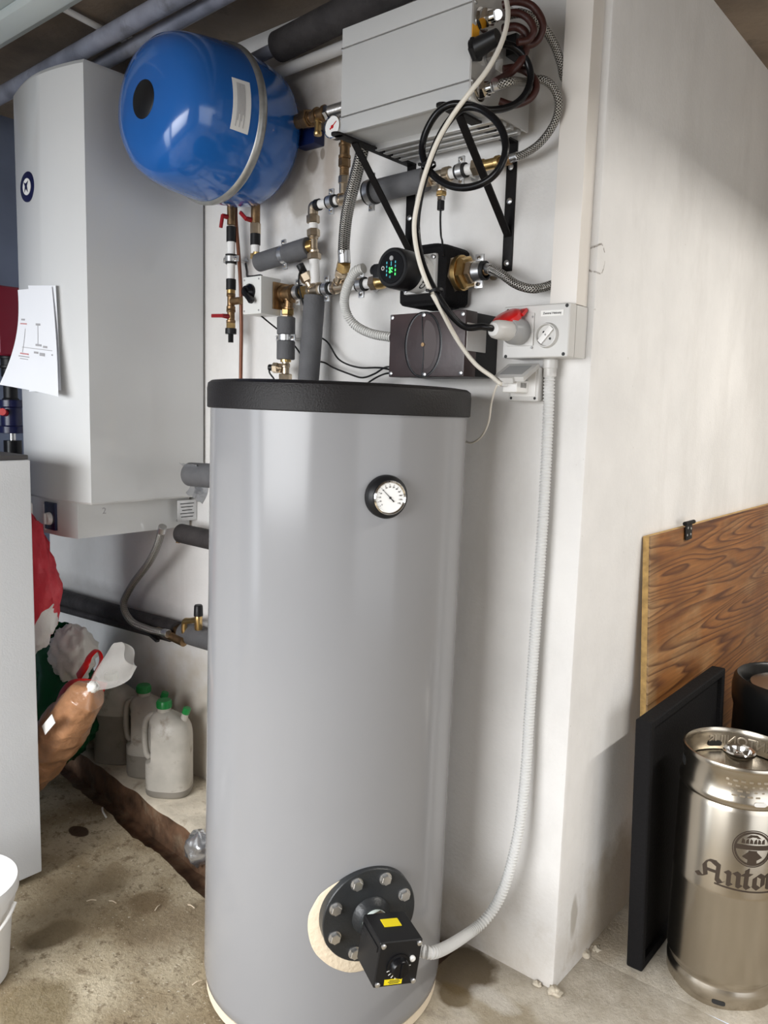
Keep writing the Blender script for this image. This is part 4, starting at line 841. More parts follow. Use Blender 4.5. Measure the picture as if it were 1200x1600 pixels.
# ------------------------------------------------------------------ trunking and socket boxes
t = thing('cable_trunking', 'vertical cream plastic cable trunking at the wall corner', 'trunking', (-0.05, -0.03, 1.755))
part('base', B().bounds((-0.082, -0.040, 1.755), (-0.020, 0, CZ), 0.001), m_beige, t)
part('cover', B().bounds((-0.085, -0.062, 1.755), (-0.017, -0.018, CZ), 0.003), m_beige, t, 'cream trunking cover')
t = thing('socket_box', 'light grey double socket box with lettered label under the trunking', 'socket', (-0.10, -0.045, 1.633))
part('rear_housing', B().bounds((-0.188, -0.058, 1.634), (-0.016, 0, 1.754), 0.005), m_sock, t)
part('front_housing', B().bounds((-0.189, -0.094, 1.633), (-0.015, -0.060, 1.755), 0.006, 3), m_sock, t)
for p in ((-0.0231, -0.094, 1.7486), (-0.0258, -0.094, 1.6399), (-0.1787, -0.094, 1.6373), (-0.178, -0.094, 1.745)):
    part('cover_screw', B().lathe([(0, 0.0042), (0.0006, 0.0042)], p, (0, -1, 0), 16), m_ink, t)
cc = V((-0.1381, -0.094, 1.6977))
part('inlet_flange', B().box(cc + V((-0.002, -0.001, 0.001)), (0.072, 0.006, 0.076), None, 0.003), m_sock, t, 'square flange of the large socket')
for (p) in ((-0.1081, -0.097, 1.7271), (-0.1082, -0.097, 1.6564)):
    part('flange_screw', B().lathe([(0, 0.003), (0.001, 0.0025)], V(p), (0, -1, 0), 14), m_sock2, t)
c2 = V((-0.1413, -0.094, 1.6934))
rs = part('round_socket', B().lathe([(0, 0.031), (0.012, 0.031), (0.014, 0.029)], c2, (0, -1, 0), 40), m_sock2, t, 'round body of the large socket')
# red flap hinged above, resting on the plug
fn_ = V((-0.16, -0.55, 0.80)).normalized(); fx_ = V((1, 0, 0.1)).normalized(); fy_ = fn_.cross(fx_).normalized(); fc_ = V((-0.16, -0.13, 1.7248))
part('red_flap', B().lathe([(-0.016, 0.031), (-0.012, 0.0350), (0.002, 0.0360), (0.006, 0.031), (0.007, 0.010)], fc_, fn_, 40).box(fc_ + V((0.028, 0.022, 0.012)), (0.020, 0.028, 0.008), (fx_, fy_, fn_), 0.002), m_red, t, 'raised red flap')
sc_ = V((-0.0694, -0.094, 1.6832))
sk = part('mains_socket', B().lathe([(-0.002, 0.0300), (0.006, 0.0280), (0.0095, 0.0268), (0.0100, 0.0245), (0.0020, 0.0230), (0.0018, 0.004)], sc_, (0, -1, 0), 48), m_sock, t, 'round mains socket')
da = math.radians(48); dx_ = V((math.cos(da), 0, math.sin(da))); dz_ = V((-math.sin(da), 0, math.cos(da)))
part('earth_bar', B().box(sc_ + V((0, -0.004, 0)) + dz_ * 0.002, (0.045, 0.007, 0.013), (dx_, V((0, 1, 0)), dz_), 0.001), m_white2, sk)
for sg in (-1, 1):
    part('pin_hole', B().lathe([(0, 0.0028), (0.001, 0.0028)], sc_ + V((0, -0.0019, 0)) + dz_ * 0.0115 * sg, (0, -1, 0), 14), m_ink, sk)
part('centre_screw', B().lathe([(0, 0.0024), (0.001, 0.002)], sc_ + V((0, -0.0075, 0)) + dz_ * 0.002, (0, -1, 0), 12), m_sock2, sk)
lp = V((-0.0593, -0.094, 1.7335))
ls = part('name_strip', B().box(lp + V((0, -0.0006, 0)), (0.058, 0.0012, 0.013), (V((1, 0, 0.0)), V((0, 1, 0)), V((0, 0, 1)))), m_label, t, 'white strip lettered Zentral Heizung')
text('lettering', 'Zentral Heizung', 0.0072, m_ink, ls, lp + V((0, -0.0015, 0)), (1, 0, 0), (0, 0, 1), 0.0002, 'CENTER', None, 0.00012)
gz = V((-0.0891, -0.035, 1.6243))
part('conduit_gland', B().nut(V((gz.x, -0.035, 1.634)), V((gz.x, -0.035, 1.610)), 0.0175, 10).cyl(V((gz.x, -0.035, 1.612)), V((gz.x, -0.035, 1.592)), 0.0155), m_sock, t)
# plug in the large socket
tipy = -0.205
t = thing('power_plug', 'grey round power plug pushed into the socket box, black cable behind it', 'plug', c2 + V((0, -0.06, -0.02)))
part('collar', B().lathe([(0.010, 0.0300), (0.012, 0.0315), (0.034, 0.0315), (0.040, 0.0275), (0.052, 0.0255), (0.054, 0.024)], c2, (0, -1, 0), 40), m_sock2, t, 'mid grey plug collar')
part('handle', B().lathe([(0.052, 0.024), (0.056, 0.0235), (0.090, 0.0225), (0.104, 0.0205), (0.112, 0.015), (0.113, 0.010)], c2, V((-0.05, -1, -0.03)), 12), m_sock, t, 'light grey ribbed plug handle')
plug_end = c2 + V((-0.05, -1, -0.03)).normalized() * 0.111

sx0, sx1, sz0, sz1 = -0.1878, -0.1061, 1.533, 1.6131
t = thing('flap_socket', 'small grey wall socket with raised flap below the big socket box', 'socket', ((sx0 + sx1) / 2, -0.03, sz0))
part('rear_housing', B().bounds((sx0 + 0.001, -0.034, sz0), (sx1, 0, sz1), 0.003), m_sock, t)
part('front_housing', B().bounds((sx0, -0.058, sz0 - 0.001), (sx1 + 0.001, -0.035, sz1), 0.004), m_sock, t)
for (dx, dz) in ((0.008, 0.006), (sx1 - sx0 - 0.008, 0.006)):
    part('screw', B().lathe([(0, 0.0035), (0.001, 0.003)], (sx0 + dx, -0.058, sz0 + dz), (0, -1, 0), 14), m_ink, t)
fu = V((0, -0.88, -0.44)).normalized(); fc2 = V(((sx0 + sx1) / 2 - 0.002, -0.056, sz1 + 0.004)) + fu * 0.040; fw = fu.cross(V((1, 0, 0))).normalized()
fl = part('flap', B().box(fc2, (sx1 - sx0 + 0.004, 0.082, 0.012), (V((1, 0, 0)), fu, fw), 0.003), m_sock, t, 'raised grey flap')
part('flap_window', B().box(fc2 - fw * 0.0060 if fw.z < 0 else fc2 + fw * 0.0060, (sx1 - sx0 - 0.020, 0.052, 0.001), (V((1, 0, 0)), fu, fw)), m_sock2, fl, 'dark grey inset in the flap')
part('flap_clasp', B().box(fc2 + fu * 0.044, (0.036, 0.010, 0.014), (V((1, 0, 0)), fu, fw), 0.002), m_sock, fl)
part('inner_frame', B().bounds((sx0 + 0.008, -0.061, sz0 + 0.010), (sx1 - 0.006, -0.057, sz1 - 0.008), 0.002), m_white2, t)
ac = V((-0.1515, -0.085, 1.5658))
t = thing('usb_charger', 'small white charger plugged into the flap socket', 'charger', ac + V((0, 0, -0.02)))
part('block', B().box(ac, (0.040, 0.060, 0.030), None, 0.005, 3), m_white2, t)
pc_ = V((-0.1546, -0.128, 1.5746))
part('cable_plug', B().box(ac + V((-0.012, -0.040, 0.004)), (0.015, 0.026, 0.010), None, 0.003), M('bright_white_plastic', (0.88, 0.88, 0.88), 0.35), t)
for k in range(4):
    part('print_mark', B().box((ac.x + 0.0203, ac.y - 0.010 + 0.007 * k, ac.z + 0.003), (0.0004, 0.003, 0.012)), m_ink, t)

# ------------------------------------------------------------------ hoses and cables
def hose(pts, r, label, ends=True):
    t = thing('braided_hose', label, 'hose', V(pts[0]))
    part('braid', B().tube(pts, r, 16, 12), m_braid, t)
    if ends:
        for a, c in ((pts[0], pts[1]), (pts[-1], pts[-2])):
            d = (V(c) - V(a)).normalized(); part('ferrule', B().cyl(V(a) - d * 0.004, V(a) + d * 0.022, r * 1.15, None, 20, 0.001), m_zinc, t)
    return t
h0 = V((-0.1815, -0.2537, 2.3377)) + V((0.042, 0, 0)); h1 = V((-0.1815, -0.2523, 2.1951)) + V((0.040, 0, 0))
hose([h0, (-0.1548, -0.2, 2.3606), (-0.133, -0.17, 2.3697), (-0.1121, -0.13, 2.3605), (-0.0996, -0.085, 2.3319), (-0.094, -0.055, 2.2973), (-0.0921, -0.04, 2.2714), (-0.072, -0.035, 2.25)], 0.0095, 'braided steel hose arching from the grey box top into the trunking')
hose([h1, h1 + V((0.03, 0.02, 0.01)), (-0.1406, -0.13, 2.2429), (-0.1115, -0.11, 2.248), (-0.0898, -0.095, 2.2329), (-0.077, -0.085, 2.1991), (-0.0911, -0.075, 2.1609), (-0.1262, -0.07, 2.1271), (-0.1691, -0.067, 2.1099), (-0.2101, -0.065, 2.106)], 0.0090, 'braided steel hose curling beside the trunking to the upper pipe end')
hose([(-0.2661, -0.07, 1.8559), (-0.2385, -0.075, 1.8496), (-0.2022, -0.085, 1.8314), (-0.1654, -0.085, 1.8076), (-0.1317, -0.07, 1.7966), (-0.1083, -0.045, 1.8027), (-0.072, -0.034, 1.8145)], 0.0110, 'braided steel hose from the pump union into the trunking')
bp_ = V((-0.1815, -0.2782, 2.2698)) + V((0.050, 0, 0.010))
b = B().tube([bp_, (-0.1684, -0.225, 2.2992), (-0.1349, -0.2, 2.2928), (-0.1177, -0.17, 2.2726), (-0.1086, -0.16, 2.2367), (-0.115, -0.17, 2.1978), (-0.1311, -0.2, 2.1683), (-0.1527, -0.25, 2.1502), (-0.1654, -0.305, 2.1458), (-0.1995, -0.325, 2.1497), (-0.2395, -0.325, 2.1385), (-0.2691, -0.325, 2.102), (-0.2744, -0.325, 2.0629), (-0.2477, -0.33, 2.0196), (-0.2016, -0.33, 1.9858), (-0.1512, -0.33, 1.9716), (-0.1004, -0.33, 1.9767), (-0.071, -0.325, 2.0021), (-0.0641, -0.32, 2.0421), (-0.0834, -0.32, 2.0881), (-0.1292, -0.322, 2.1268), (-0.169, -0.33, 2.1328), (-0.2038, -0.335, 2.1076), (-0.2324, -0.335, 2.0687), (-0.2581, -0.33, 2.0186), (-0.275, -0.33, 1.9604), (-0.2838, -0.325, 1.9078), (-0.2741, -0.32, 1.8453), (-0.2522, -0.31, 1.7891), (-0.2233, -0.285, 1.7314), (-0.1966, -0.25, 1.6941), plug_end + V((-0.014, -0.022, 0.004)), plug_end + V((0.002, 0.014, 0))], 0.0078, 14, 10)
single('power_cable', b, m_gloss, 'thick black power cable looped over the right bracket and running to the grey plug', 'cable')
b = B().tube([(-0.2222, -0.15, 2.666), (-0.189, -0.18, 2.462), (-0.1294, -0.24, 2.369), (-0.1018, -0.275, 2.3106), (-0.0987, -0.3, 2.2538), (-0.1124, -0.325, 2.1994), (-0.1392, -0.345, 2.1558), (-0.1839, -0.345, 2.1162), (-0.2179, -0.35, 2.0674), (-0.2484, -0.347, 2.0104), (-0.2677, -0.346, 1.952), (-0.2776, -0.342, 1.9024), (-0.2674, -0.338, 1.8417), (-0.2497, -0.325, 1.7841), (-0.2357, -0.29, 1.7316), (-0.2356, -0.22, 1.6694), (-0.216, -0.17, 1.6163), (-0.1869, -0.14, 1.5876), ac + V((-0.012, -0.056, 0.006)), ac + V((-0.012, -0.045, 0.004))], 0.0052, 12, 10)
single('charger_cable', b, m_cable, 'long off-white cable hanging from the ceiling down to the small charger', 'cable')
b = B().tube([ac + V((-0.012, -0.050, 0.001)), (-0.1746, -0.135, 1.5652), (-0.1963, -0.12, 1.5274), (-0.2155, -0.1, 1.4776), (-0.2472, -0.08, 1.4414), (-0.2905, -0.06, 1.423), (-0.3216, -0.05, 1.433), (-0.3454, -0.035, 1.4605), (-0.3536, -0.03, 1.30)], 0.0026, 8, 10)
single('thin_white_lead', b, m_cable, 'thin white lead drooping from the charger behind the tank', 'cable')
for (tp, lab) in (((-0.2543, -0.345, 2.0304), 'black cable tie binding the two cables below the loop'), ((-0.2364, -0.325, 1.7651), 'black cable tie binding the two cables in front of the pump')):
    tp = V(tp); single('cable_tie', B().lathe([(-0.003, 0.0150), (-0.003, 0.0166), (0.003, 0.0166), (0.003, 0.0150)], tp + V((0.007, 0.008, 0)), (0.25, 0, -1), 24, caps=False).box(tp + V((-0.008, -0.004, 0.002)), (0.006, 0.006, 0.006), None, 0.001), m_black, lab, 'cable tie')
# brown rubber hoses at the end of the grey box
for i, (pts, r, lab) in enumerate((
    ([(-0.1642, -0.2, 2.3841), (-0.1367, -0.19, 2.3879), (-0.1065, -0.17, 2.3766), (-0.085, -0.16, 2.3408), (-0.0925, -0.16, 2.3116), (-0.1114, -0.17, 2.2999), (-0.1227, -0.19, 2.3115)], 0.0080, 'dark red rubber hose making the uppermost loop beside the grey box'),
    ([(-0.1552, -0.22, 2.3559), (-0.1291, -0.2, 2.3587), (-0.1058, -0.19, 2.3457), (-0.0916, -0.185, 2.3206), (-0.1, -0.19, 2.3004), (-0.1162, -0.21, 2.2924)], 0.0075, 'dark red rubber hose coiled inside the uppermost loop'),
    ([(-0.1535, -0.21, 2.3306), (-0.1368, -0.185, 2.3378), (-0.1178, -0.175, 2.3233), (-0.1174, -0.17, 2.2936), (-0.1258, -0.18, 2.2633), (-0.1414, -0.2, 2.2367), h1 + V((0.004, -0.006, 0.006))], 0.0088, 'dark red rubber hose dropping to the lower chrome union'),
    ([(-0.1679, -0.18, 2.2601), (-0.1473, -0.16, 2.2645), (-0.1194, -0.145, 2.2494), (-0.1046, -0.14, 2.2235), (-0.1134, -0.15, 2.1955), (-0.1401, -0.175, 2.1803), (-0.1646, -0.195, 2.1876)], 0.0080, 'dark red rubber hose making the lowest loop behind the black cable'))):
    single('rubber_hose', B().tube(pts, r, 14, 10), m_brown, lab, 'hose')
# thin black sensor leads
def lead(pts, lab, r=0.0026): single('sensor_lead', B().tube(pts, r, 8, 10), m_black, lab, 'cable')
lead([sens_end, (-0.4084, -0.068, 1.9871), (-0.3885, -0.09, 1.9443), (-0.3617, -0.12, 1.9204), (-0.3479, -0.134, 1.8828)], 'thin straight sensor lead hanging from the upper pipe to the pump shell')
lead([sp2 + sdir * 0.082, (-0.8688, -0.11, 1.9147), (-0.8946, -0.1, 1.8839), (-0.8881, -0.1, 1.8356), (-0.8827, -0.075, 1.7753), (-0.8742, -0.05, 1.7249), (-0.8345, -0.035, 1.6965), (-0.781, -0.04, 1.6443), (-0.6683, -0.08, 1.6182), (-0.5445, -0.12, 1.6126), (-0.494, -0.08, 1.596)], 'thin black lead looping from the cross fitting to the control box')
lead([(-1.0607, -0.11, 1.7849), (-1.0529, -0.08, 1.7643), (-1.0424, -0.03, 1.7333), (-0.9854, -0.028, 1.6921), (-0.9312, -0.03, 1.6477), (-0.8566, -0.03, 1.6387), (-0.8065, -0.04, 1.6222), (-0.7137, -0.07, 1.6012), (-0.635, -0.1, 1.5885), (-0.5821, -0.11, 1.5981), (-0.535, -0.11, 1.6165), (-0.494, -0.09, 1.605)], 'thin black lead running from the valve motor to the control box')
lead([sens2 + sdir2 * -0.004, (-1.0193, -0.1, 1.6057), (-1.0096, -0.09, 1.5866), (-0.9968, -0.08, 1.5596)], 'short black lead at the brass tee above the tank lid')
lead([(-0.684, -0.06, 1.5507), (-0.6237, -0.08, 1.5788), (-0.5652, -0.1, 1.5951), (-0.5209, -0.11, 1.5994), (-0.48, -0.06, 1.595)], 'short black lead dipping from the control box behind the lid')
lead([(-1.1938, -0.05, 1.956), (-1.1636, -0.07, 1.9264), (-1.1218, -0.1, 1.9027), (mx0 + 0.020, -0.10, mz1 + 0.012)], 'short black lead entering the valve motor from above', 0.004)
# ------------------------------------------------------------------ pipes on the wall below the heater
t = thing('wall_pipe', 'dusty dark insulated pipe running along the wall below the water heater', 'pipe', (-2.0, -0.05, 0.57))
a, b_ = V((-2.61, -0.048, 0.6213 + 0.01)), V((-1.30, -0.048, 0.6672))
part('insulation', B().cyl(a, lerp(a, b_, 0.79), 0.034, None, 28), m_ins2, t)
part('second_pipe', B().cyl(a + V((0, -0.012, -0.050)), lerp(a, b_, 0.77) + V((0, -0.012, -0.030)), 0.016, None, 20), m_ins2, t)
part('foam_sleeve', B().cyl(lerp(a, b_, 0.82), b_, 0.038, None, 30, 0.003), m_ins, t, 'cleaner grey foam sleeve')
jc = lerp(a, b_, 0.80)
part('coupling', B().nut(jc - V((0.03, 0, 0)), jc + V((0.03, 0, 0)), 0.024), m_bronze, t)
t = thing('relief_valve', 'small brass elbow valve with black cap at the end of the wall pipe', 'valve', V((-1.4635, -0.07, 0.6876)))
a1 = V((-1.495, -0.075, 0.6797)); b1 = V((-1.4909, -0.075, 0.7165)); c1 = V((-1.3981, -0.085, 0.7438))
part('elbow', B().tube([a1 + V((0, 0.01, -0.03)), a1, b1, lerp(b1, c1, 0.4), c1], 0.011, 14), m_brass, t)
part('body', B().lathe([(0, 0.012), (0.004, 0.014), (0.055, 0.014), (0.062, 0.011)], V((-1.3982, -0.085, 0.7063)), (0, 0, 1), 20), m_brass, t)
part('cap', B().lathe([(0, 0.0165), (0.036, 0.0150), (0.040, 0.012)], V((-1.3981, -0.085, 0.7578)), (0, 0, 1), 20), m_black, t, 'black ribbed cap')
t = thing('stopcock', 'black lever stopcock under the wall pipe', 'valve', V((-1.5764, -0.09, 0.6562)))
part('body', B().cyl((-1.6415, -0.09, 0.6551), (-1.4884, -0.08, 0.6413), 0.014, 0.018, 18), m_bronze, t)
part('lever', B().box(V((-1.6609, -0.105, 0.6368)), (0.095, 0.016, 0.012), (V((0.95, 0, -0.30)), V((0, 1, 0)), V((0.30, 0, 0.95))), 0.004), m_black, t)
hose([(-1.4869, -0.17, 1.0727), (-1.5332, -0.16, 1.002), (-1.6048, -0.15, 0.9254), (-1.7301, -0.14, 0.82), (-1.8046, -0.13, 0.7308), (-1.7692, -0.12, 0.6728), (-1.6697, -0.11, 0.6583), (-1.562, -0.1, 0.6613)], 0.0135, 'braided steel hose curving from the water heater down to the wall pipe')
# insulated stubs between the tank and the wall
t = thing('foil_pipe_end', 'grey insulated pipe stub with torn foil end left of the tank', 'pipe', V((-1.3769, -0.1, 1.2216)))
a, b_ = V((-1.342, -0.16, 1.2688)), V((-0.745, -0.16, 1.287))
part('insulation', B().cyl(a, b_, 0.040, None, 30, 0.003), m_ins, t)
part('torn_foil', B().slab(lambda u, v: a + V((-0.012 + 0.09 * u, -0.035 + 0.05 * math.sin(v * 2.6), 0.038 - 0.10 * v - 0.03 * u * v + 0.008 * mnoise.noise(V((u * 4, v * 4, 1))))), 8, 8, 0.0012), m_silver, t, 'torn silver foil')
t = thing('angled_stub', 'dark insulated stub sloping down below the water heater', 'pipe', V((-1.4139, -0.1, 1.0156)))
part('insulation', B().cyl((-1.4807, -0.1, 1.046), (-0.72, -0.10, 1.037), 0.034, None, 28, 0.003), m_ins2, t)
part('end_fitting', B().cyl((-1.4843, -0.1, 1.0709), (-1.4892, -0.105, 1.0108), 0.010, 0.008, 14), m_bronze, t)

# ------------------------------------------------------------------ canisters on the ledge
def canister(base, yaw, label, fill, h=0.325, w=0.092, dep=0.066, spout=True):
    bx = V(base); t = thing('canister', label, 'canister', bx, 'dusty canisters on the ledge')
    X_, Y_ = V((math.cos(yaw), math.sin(yaw), 0)), V((-math.sin(yaw), math.cos(yaw), 0))
    def sec(s, z, cx=0.0, n=40, e=2.9, cut=0.0):
        out = []
        for k in range(n):
            th = 2 * math.pi * k / n; c_, s_ = math.cos(th), math.sin(th)
            out.append(bx + X_ * max(cx + w * s * math.copysign(abs(c_) ** (2 / e), c_), -w * (1.2 - cut)) + Y_ * (dep * s * math.copysign(abs(s_) ** (2 / e), s_)) + V((0, 0, z)))
        return out
    def loft(secs, cap0=True, cap1=True):
        b = B(); n = len(secs[0])
        for s in secs: b.v += s
        for j in range(len(secs) - 1):
            for i in range(n): b.f.append((j * n + i, j * n + (i + 1) % n, (j + 1) * n + (i + 1) % n, (j + 1) * n + i))
        if cap0: b.f.append(tuple(reversed(range(n))))
        if cap1: b.f.append(tuple((len(secs) - 1) * n + i for i in range(n)))
        return b
    zf = h * fill; sh = h * 0.66
    low = [sec(0.90, 0.0), sec(0.97, 0.004), sec(1.0, 0.012)] + [sec(1.0, 0.012 + (zf - 0.012) * k / 3) for k in (1, 2, 3)]
    part('filled_part', loft(low, True, False), m_liq, t, 'murky liquid showing through the plastic', 50)
    up = [sec(1.0, zf), sec(1.0, max(sh - 0.110, zf + 0.002)), sec(1.0, max(sh - 0.095, zf + 0.004), cut=0.62), sec(1.0, sh - 0.02, cut=0.64), sec(0.985, sh, cut=0.62), sec(0.94, sh + 0.020, cut=0.58), sec(0.84, sh + 0.038, 0.0, cut=0.40), sec(0.78, sh + 0.046, -0.004), sec(0.66, sh + 0.058, -0.010), sec(0.48, sh + 0.070, -0.016), sec(0.34, sh + 0.078, -0.018)]
    part('body', loft(up, False, True), m_can, t, 'dusty translucent plastic body', 50)
    nk = bx + X_ * -0.018 + V((0, 0, sh + 0.070))
    part('neck', B().lathe([(0, 0.026), (0.012, 0.024), (0.022, 0.0235)], nk, (0, 0, 1), 28), m_can, t)
    cp_ = part('cap', B().lathe([(0.020, 0.0260), (0.022, 0.0275), (0.044, 0.0265), (0.048, 0.0235)], nk, (0, 0, 1), 36), m_greencap, t, 'green screw cap')
    for k in range(12):
        a = 2 * math.pi * k / 12; part('cap_rib', B().box(nk + V((math.cos(a) * 0.0272, math.sin(a) * 0.0272, 0.033)), (0.002, 0.003, 0.018), (V((math.cos(a), math.sin(a), 0)), V((-math.sin(a), math.cos(a), 0)), V((0, 0, 1)))), m_greencap, cp_)
    hx = -w * 0.99
    part('handle', B().tube([bx + X_ * (hx * 0.35) + V((0, 0, sh + 0.060)), bx + X_ * (hx * 0.78) + V((0, 0, sh + 0.058)), bx + X_ * (hx * 1.06) + V((0, 0, sh + 0.032)), bx + X_ * (hx * 1.12) + V((0, 0, sh - 0.03)), bx + X_ * (hx * 1.06) + V((0, 0, sh - 0.085)), bx + X_ * (hx * 0.90) + V((0, 0, sh - 0.105))], 0.0115, 14), m_can, t, 'moulded side handle')
    if spout:
        s0 = bx + X_ * (w * 0.62) + V((0, 0, sh + 0.038)); sd = V((X_.x * 0.30, X_.y * 0.30, 0.95)).normalized()
        part('spout', B().cyl(s0, s0 + sd * 0.040, 0.014, 0.012, 18), m_can, t)
        part('spout_cap', B().lathe([(0.034, 0.0135), (0.036, 0.0145), (0.056, 0.0140), (0.058, 0.012)], s0, sd, 22), m_greencap, t, 'small green spout cap')
    return t
canister((-1.4935, -0.1437, 0.088), 0.62, 'nearest dusty canister with green cap and side handle, closest to the tank', 0.08, h=0.350, w=0.082)
canister((-1.68, -0.1067, 0.088), 0.62, 'dusty canister with green cap half hidden behind the nearest one', 0.26, h=0.350, w=0.080)
canister((-1.8725, -0.1263, 0.088), 0.62, 'dark-filled canister with green cap beside the green bag', 0.56, h=0.360, w=0.084, spout=False)
canister((-2.0699, -0.1036, 0.088), 0.75, 'almost hidden canister behind the green bag', 0.55, h=0.25, w=0.080, spout=False)

# ------------------------------------------------------------------ bags
def blob(c, rad, fn=None, nu=48, nv=32, R_=None, amp=0.03, fr=6.0, seed=0.0, v0=0.0, v1=1.0):
    c = V(c)
    def f(u, v):
        th = 2 * math.pi * u; ph = math.pi * (v0 + (v1 - v0) * v) - math.pi / 2
        p = V((math.cos(th) * math.cos(ph), math.sin(th) * math.cos(ph), math.sin(ph)))
        q = V((p.x * rad[0], p.y * rad[1], p.z * rad[2]))
        if fn: q = fn(q, p)
        q = q + p * (amp * mnoise.noise(V((p.x * fr + seed, p.y * fr, p.z * fr))) + amp * 0.5 * mnoise.noise(V((p.x * fr * 2.7 + seed, p.y * fr * 2.7, p.z * fr * 2.7))))
        if R_: q = R_ @ q
        return c + q
    return B().grid(f, nu, nv, True)
# two-tone sack hanging behind the cabinet
def two_tone(name, ca, cb, nrm, off, c3=None, off3=0.0):
    m, nt, N, L, P = nodes(name); g = N.new('ShaderNodeNewGeometry')
    d = N.new('ShaderNodeVectorMath'); d.operation = 'DOT_PRODUCT'; L.new(g.outputs['Position'], d.inputs[0]); d.inputs[1].default_value = nrm
    f = mathn(N, L, 'GREATER_THAN', d.outputs['Value'], off); c = N.new('ShaderNodeRGB'); c.outputs[0].default_value = (*ca, 1)
    o = over(N, L, c.outputs[0], f, cb)
    if c3: o = over(N, L, o, mathn(N, L, 'GREATER_THAN', d.outputs['Value'], off3), c3)
    L.new(o, P.inputs['Base Color']); P.inputs['Roughness'].default_value = 0.45
    bumpn(N, L, P, tex(N, L, g.outputs['Position'], 14, 5, 0.6), 0.6, 0.02); return m
sk_c = V((-1.6815, -0.56, 0.908))
SN = V((-0.80, 0, 0.60)); m_sack = two_tone('red_white_woven_sack', (0.76, 0.74, 0.72), (0.62, 0.035, 0.055), tuple(SN), SN.dot(sk_c) - 0.165, (0.55, 0.57, 0.62), SN.dot(sk_c) + 0.16)
t = thing('woven_sack', 'red and white woven sack hanging behind the white cabinet', 'sack', sk_c + V((0, 0, -0.36)))
part('sack_body', blob(sk_c, (0.165, 0.075, 0.235), lambda q, p: V((q.x * (1 - 0.35 * max(p.z, 0)), q.y * (1 - 0.3 * max(p.z, 0)), q.z)), amp=0.022, fr=3), m_sack, t, angle=180)
part('loop', B().tube([sk_c + V((0.06, -0.02, 0.205)), sk_c + V((0.07, -0.02, 0.24)), sk_c + V((0.04, 0.0, 0.26)), sk_c + V((0.0, 0.02, 0.22))], 0.006, 10), m_whitebag, t)
gc_ = V((-2.020, -0.290, 0.375))
t = thing('shopping_bag', 'green glossy shopping bag with red straps stuffed with white paper', 'bag', (gc_.x, gc_.y, 0.05))
part('bag_shell', blob(gc_, (0.205, 0.125, 0.285), lambda q, p: V((q.x * (1.0 - 0.16 * p.z), q.y, q.z)), amp=0.028, fr=3.2, seed=3, v1=0.83), m_greenbag, t, 'glossy green bag', 180)
part('paper_filling', blob(gc_ + V((0.180, -0.030, 0.200)), (0.092, 0.075, 0.105), None, amp=0.018, fr=3.2, seed=9), m_whitebag, t, 'crumpled white paper inside', 180)
part('strap', B().tube([(-1.6237, -0.42, 0.5594), (-1.5714, -0.42, 0.6127), (-1.581, -0.4, 0.6374), (-1.583, -0.37, 0.6529), (-1.5765, -0.36, 0.6202), (-1.55, -0.4, 0.586), (-1.527, -0.43, 0.5633)], 0.016, 12, 8, flat=0.22), m_red, t, 'red strap')
part('strap', B().tube([(-1.6927, -0.46, 0.4555), (-1.6361, -0.47, 0.5144), (-1.5749, -0.47, 0.5571), (-1.4979, -0.46, 0.5783), (-1.4827, -0.4, 0.5535)], 0.016, 12, 8, flat=0.22), m_red, t, 'red strap')
part('printed_patch', blob((-1.5976, -0.45, 0.3872), (0.045, 0.014, 0.036), None, 20, 12, amp=0.008, fr=3), m_whitebag, t, 'white printed patch', 180)
# brown bag in clear film
a, b_ = V((-1.6512, -0.54, 0.3036)), V((-1.4058, -0.51, 0.5762)); d = (b_ - a).normalized(); e1 = V((0, 1, 0)); e2 = d.cross(e1).normalized()
t = thing('brown_film_bag', 'tied clear film bag of brown material leaning on the green bag', 'bag', a + V((0, 0, -0.09)))
Lb2 = (b_ - a).length
prof = [(-0.20, 0.045), (-0.12, 0.066), (-0.02, 0.078), (0.05, 0.074), (0.10, 0.080), (0.18, 0.080), (0.24, 0.074), (Lb2, 0.056), (Lb2 + 0.025, 0.026), (Lb2 + 0.040, 0.012)]
def bagf(u, v):
    k = v * (len(prof) - 1); i = min(int(k), len(prof) - 2); w_ = k - i; w_ = w_ * w_ * (3 - 2 * w_)
    s = prof[i][0] * (1 - w_) + prof[i + 1][0] * w_; r_ = prof[i][1] * (1 - w_) + prof[i + 1][1] * w_; th = 2 * math.pi * u
    r_ *= 1 + 0.10 * mnoise.noise(V((math.cos(th) * 2, math.sin(th) * 2, s * 22))) + 0.05 * mnoise.noise(V((math.cos(th) * 5, math.sin(th) * 5, s * 60)))
    return a + d * s + (e1 * math.cos(th) + e2 * math.sin(th)) * r_
part('filled_bag', B().grid(bagf, 40, 60, True), m_brownbag, t, angle=180)
kt = b_ + d * 0.045
part('knot', blob(kt, (0.020, 0.018, 0.018), None, 20, 14, amp=0.005, fr=4), m_whitebag, t, angle=180)
tl_ = (V((-1.2421, -0.46, 0.7363)) - kt); tn = tl_.normalized(); te = tn.cross(V((0, 1, 0))).normalized()
def tail(u, v):
    wv = 0.010 + 0.055 * math.sin(min(v * 1.25, 1.0) * math.pi / 2) * (1 - 0.35 * max(v - 0.8, 0) / 0.2); th = 2 * math.pi * u
    return kt + tl_ * v + te * (wv * math.cos(th)) + V((0, 1, 0)) * (wv * 0.30 * math.sin(th) + 0.008 * math.sin(u * 19 + v * 4))
part('film_tail', B().grid(tail, 36, 16, True), m_clear, t, 'cloudy clear film above the knot', 180)
part('paper_tag', B().box(V((-1.4313, -0.625, 0.5055)), (0.085, 0.002, 0.030), (V((0.75, 0, 0.66)), V((0, 1, 0)), V((-0.66, 0, 0.75)))), m_label, t, 'white paper tag')

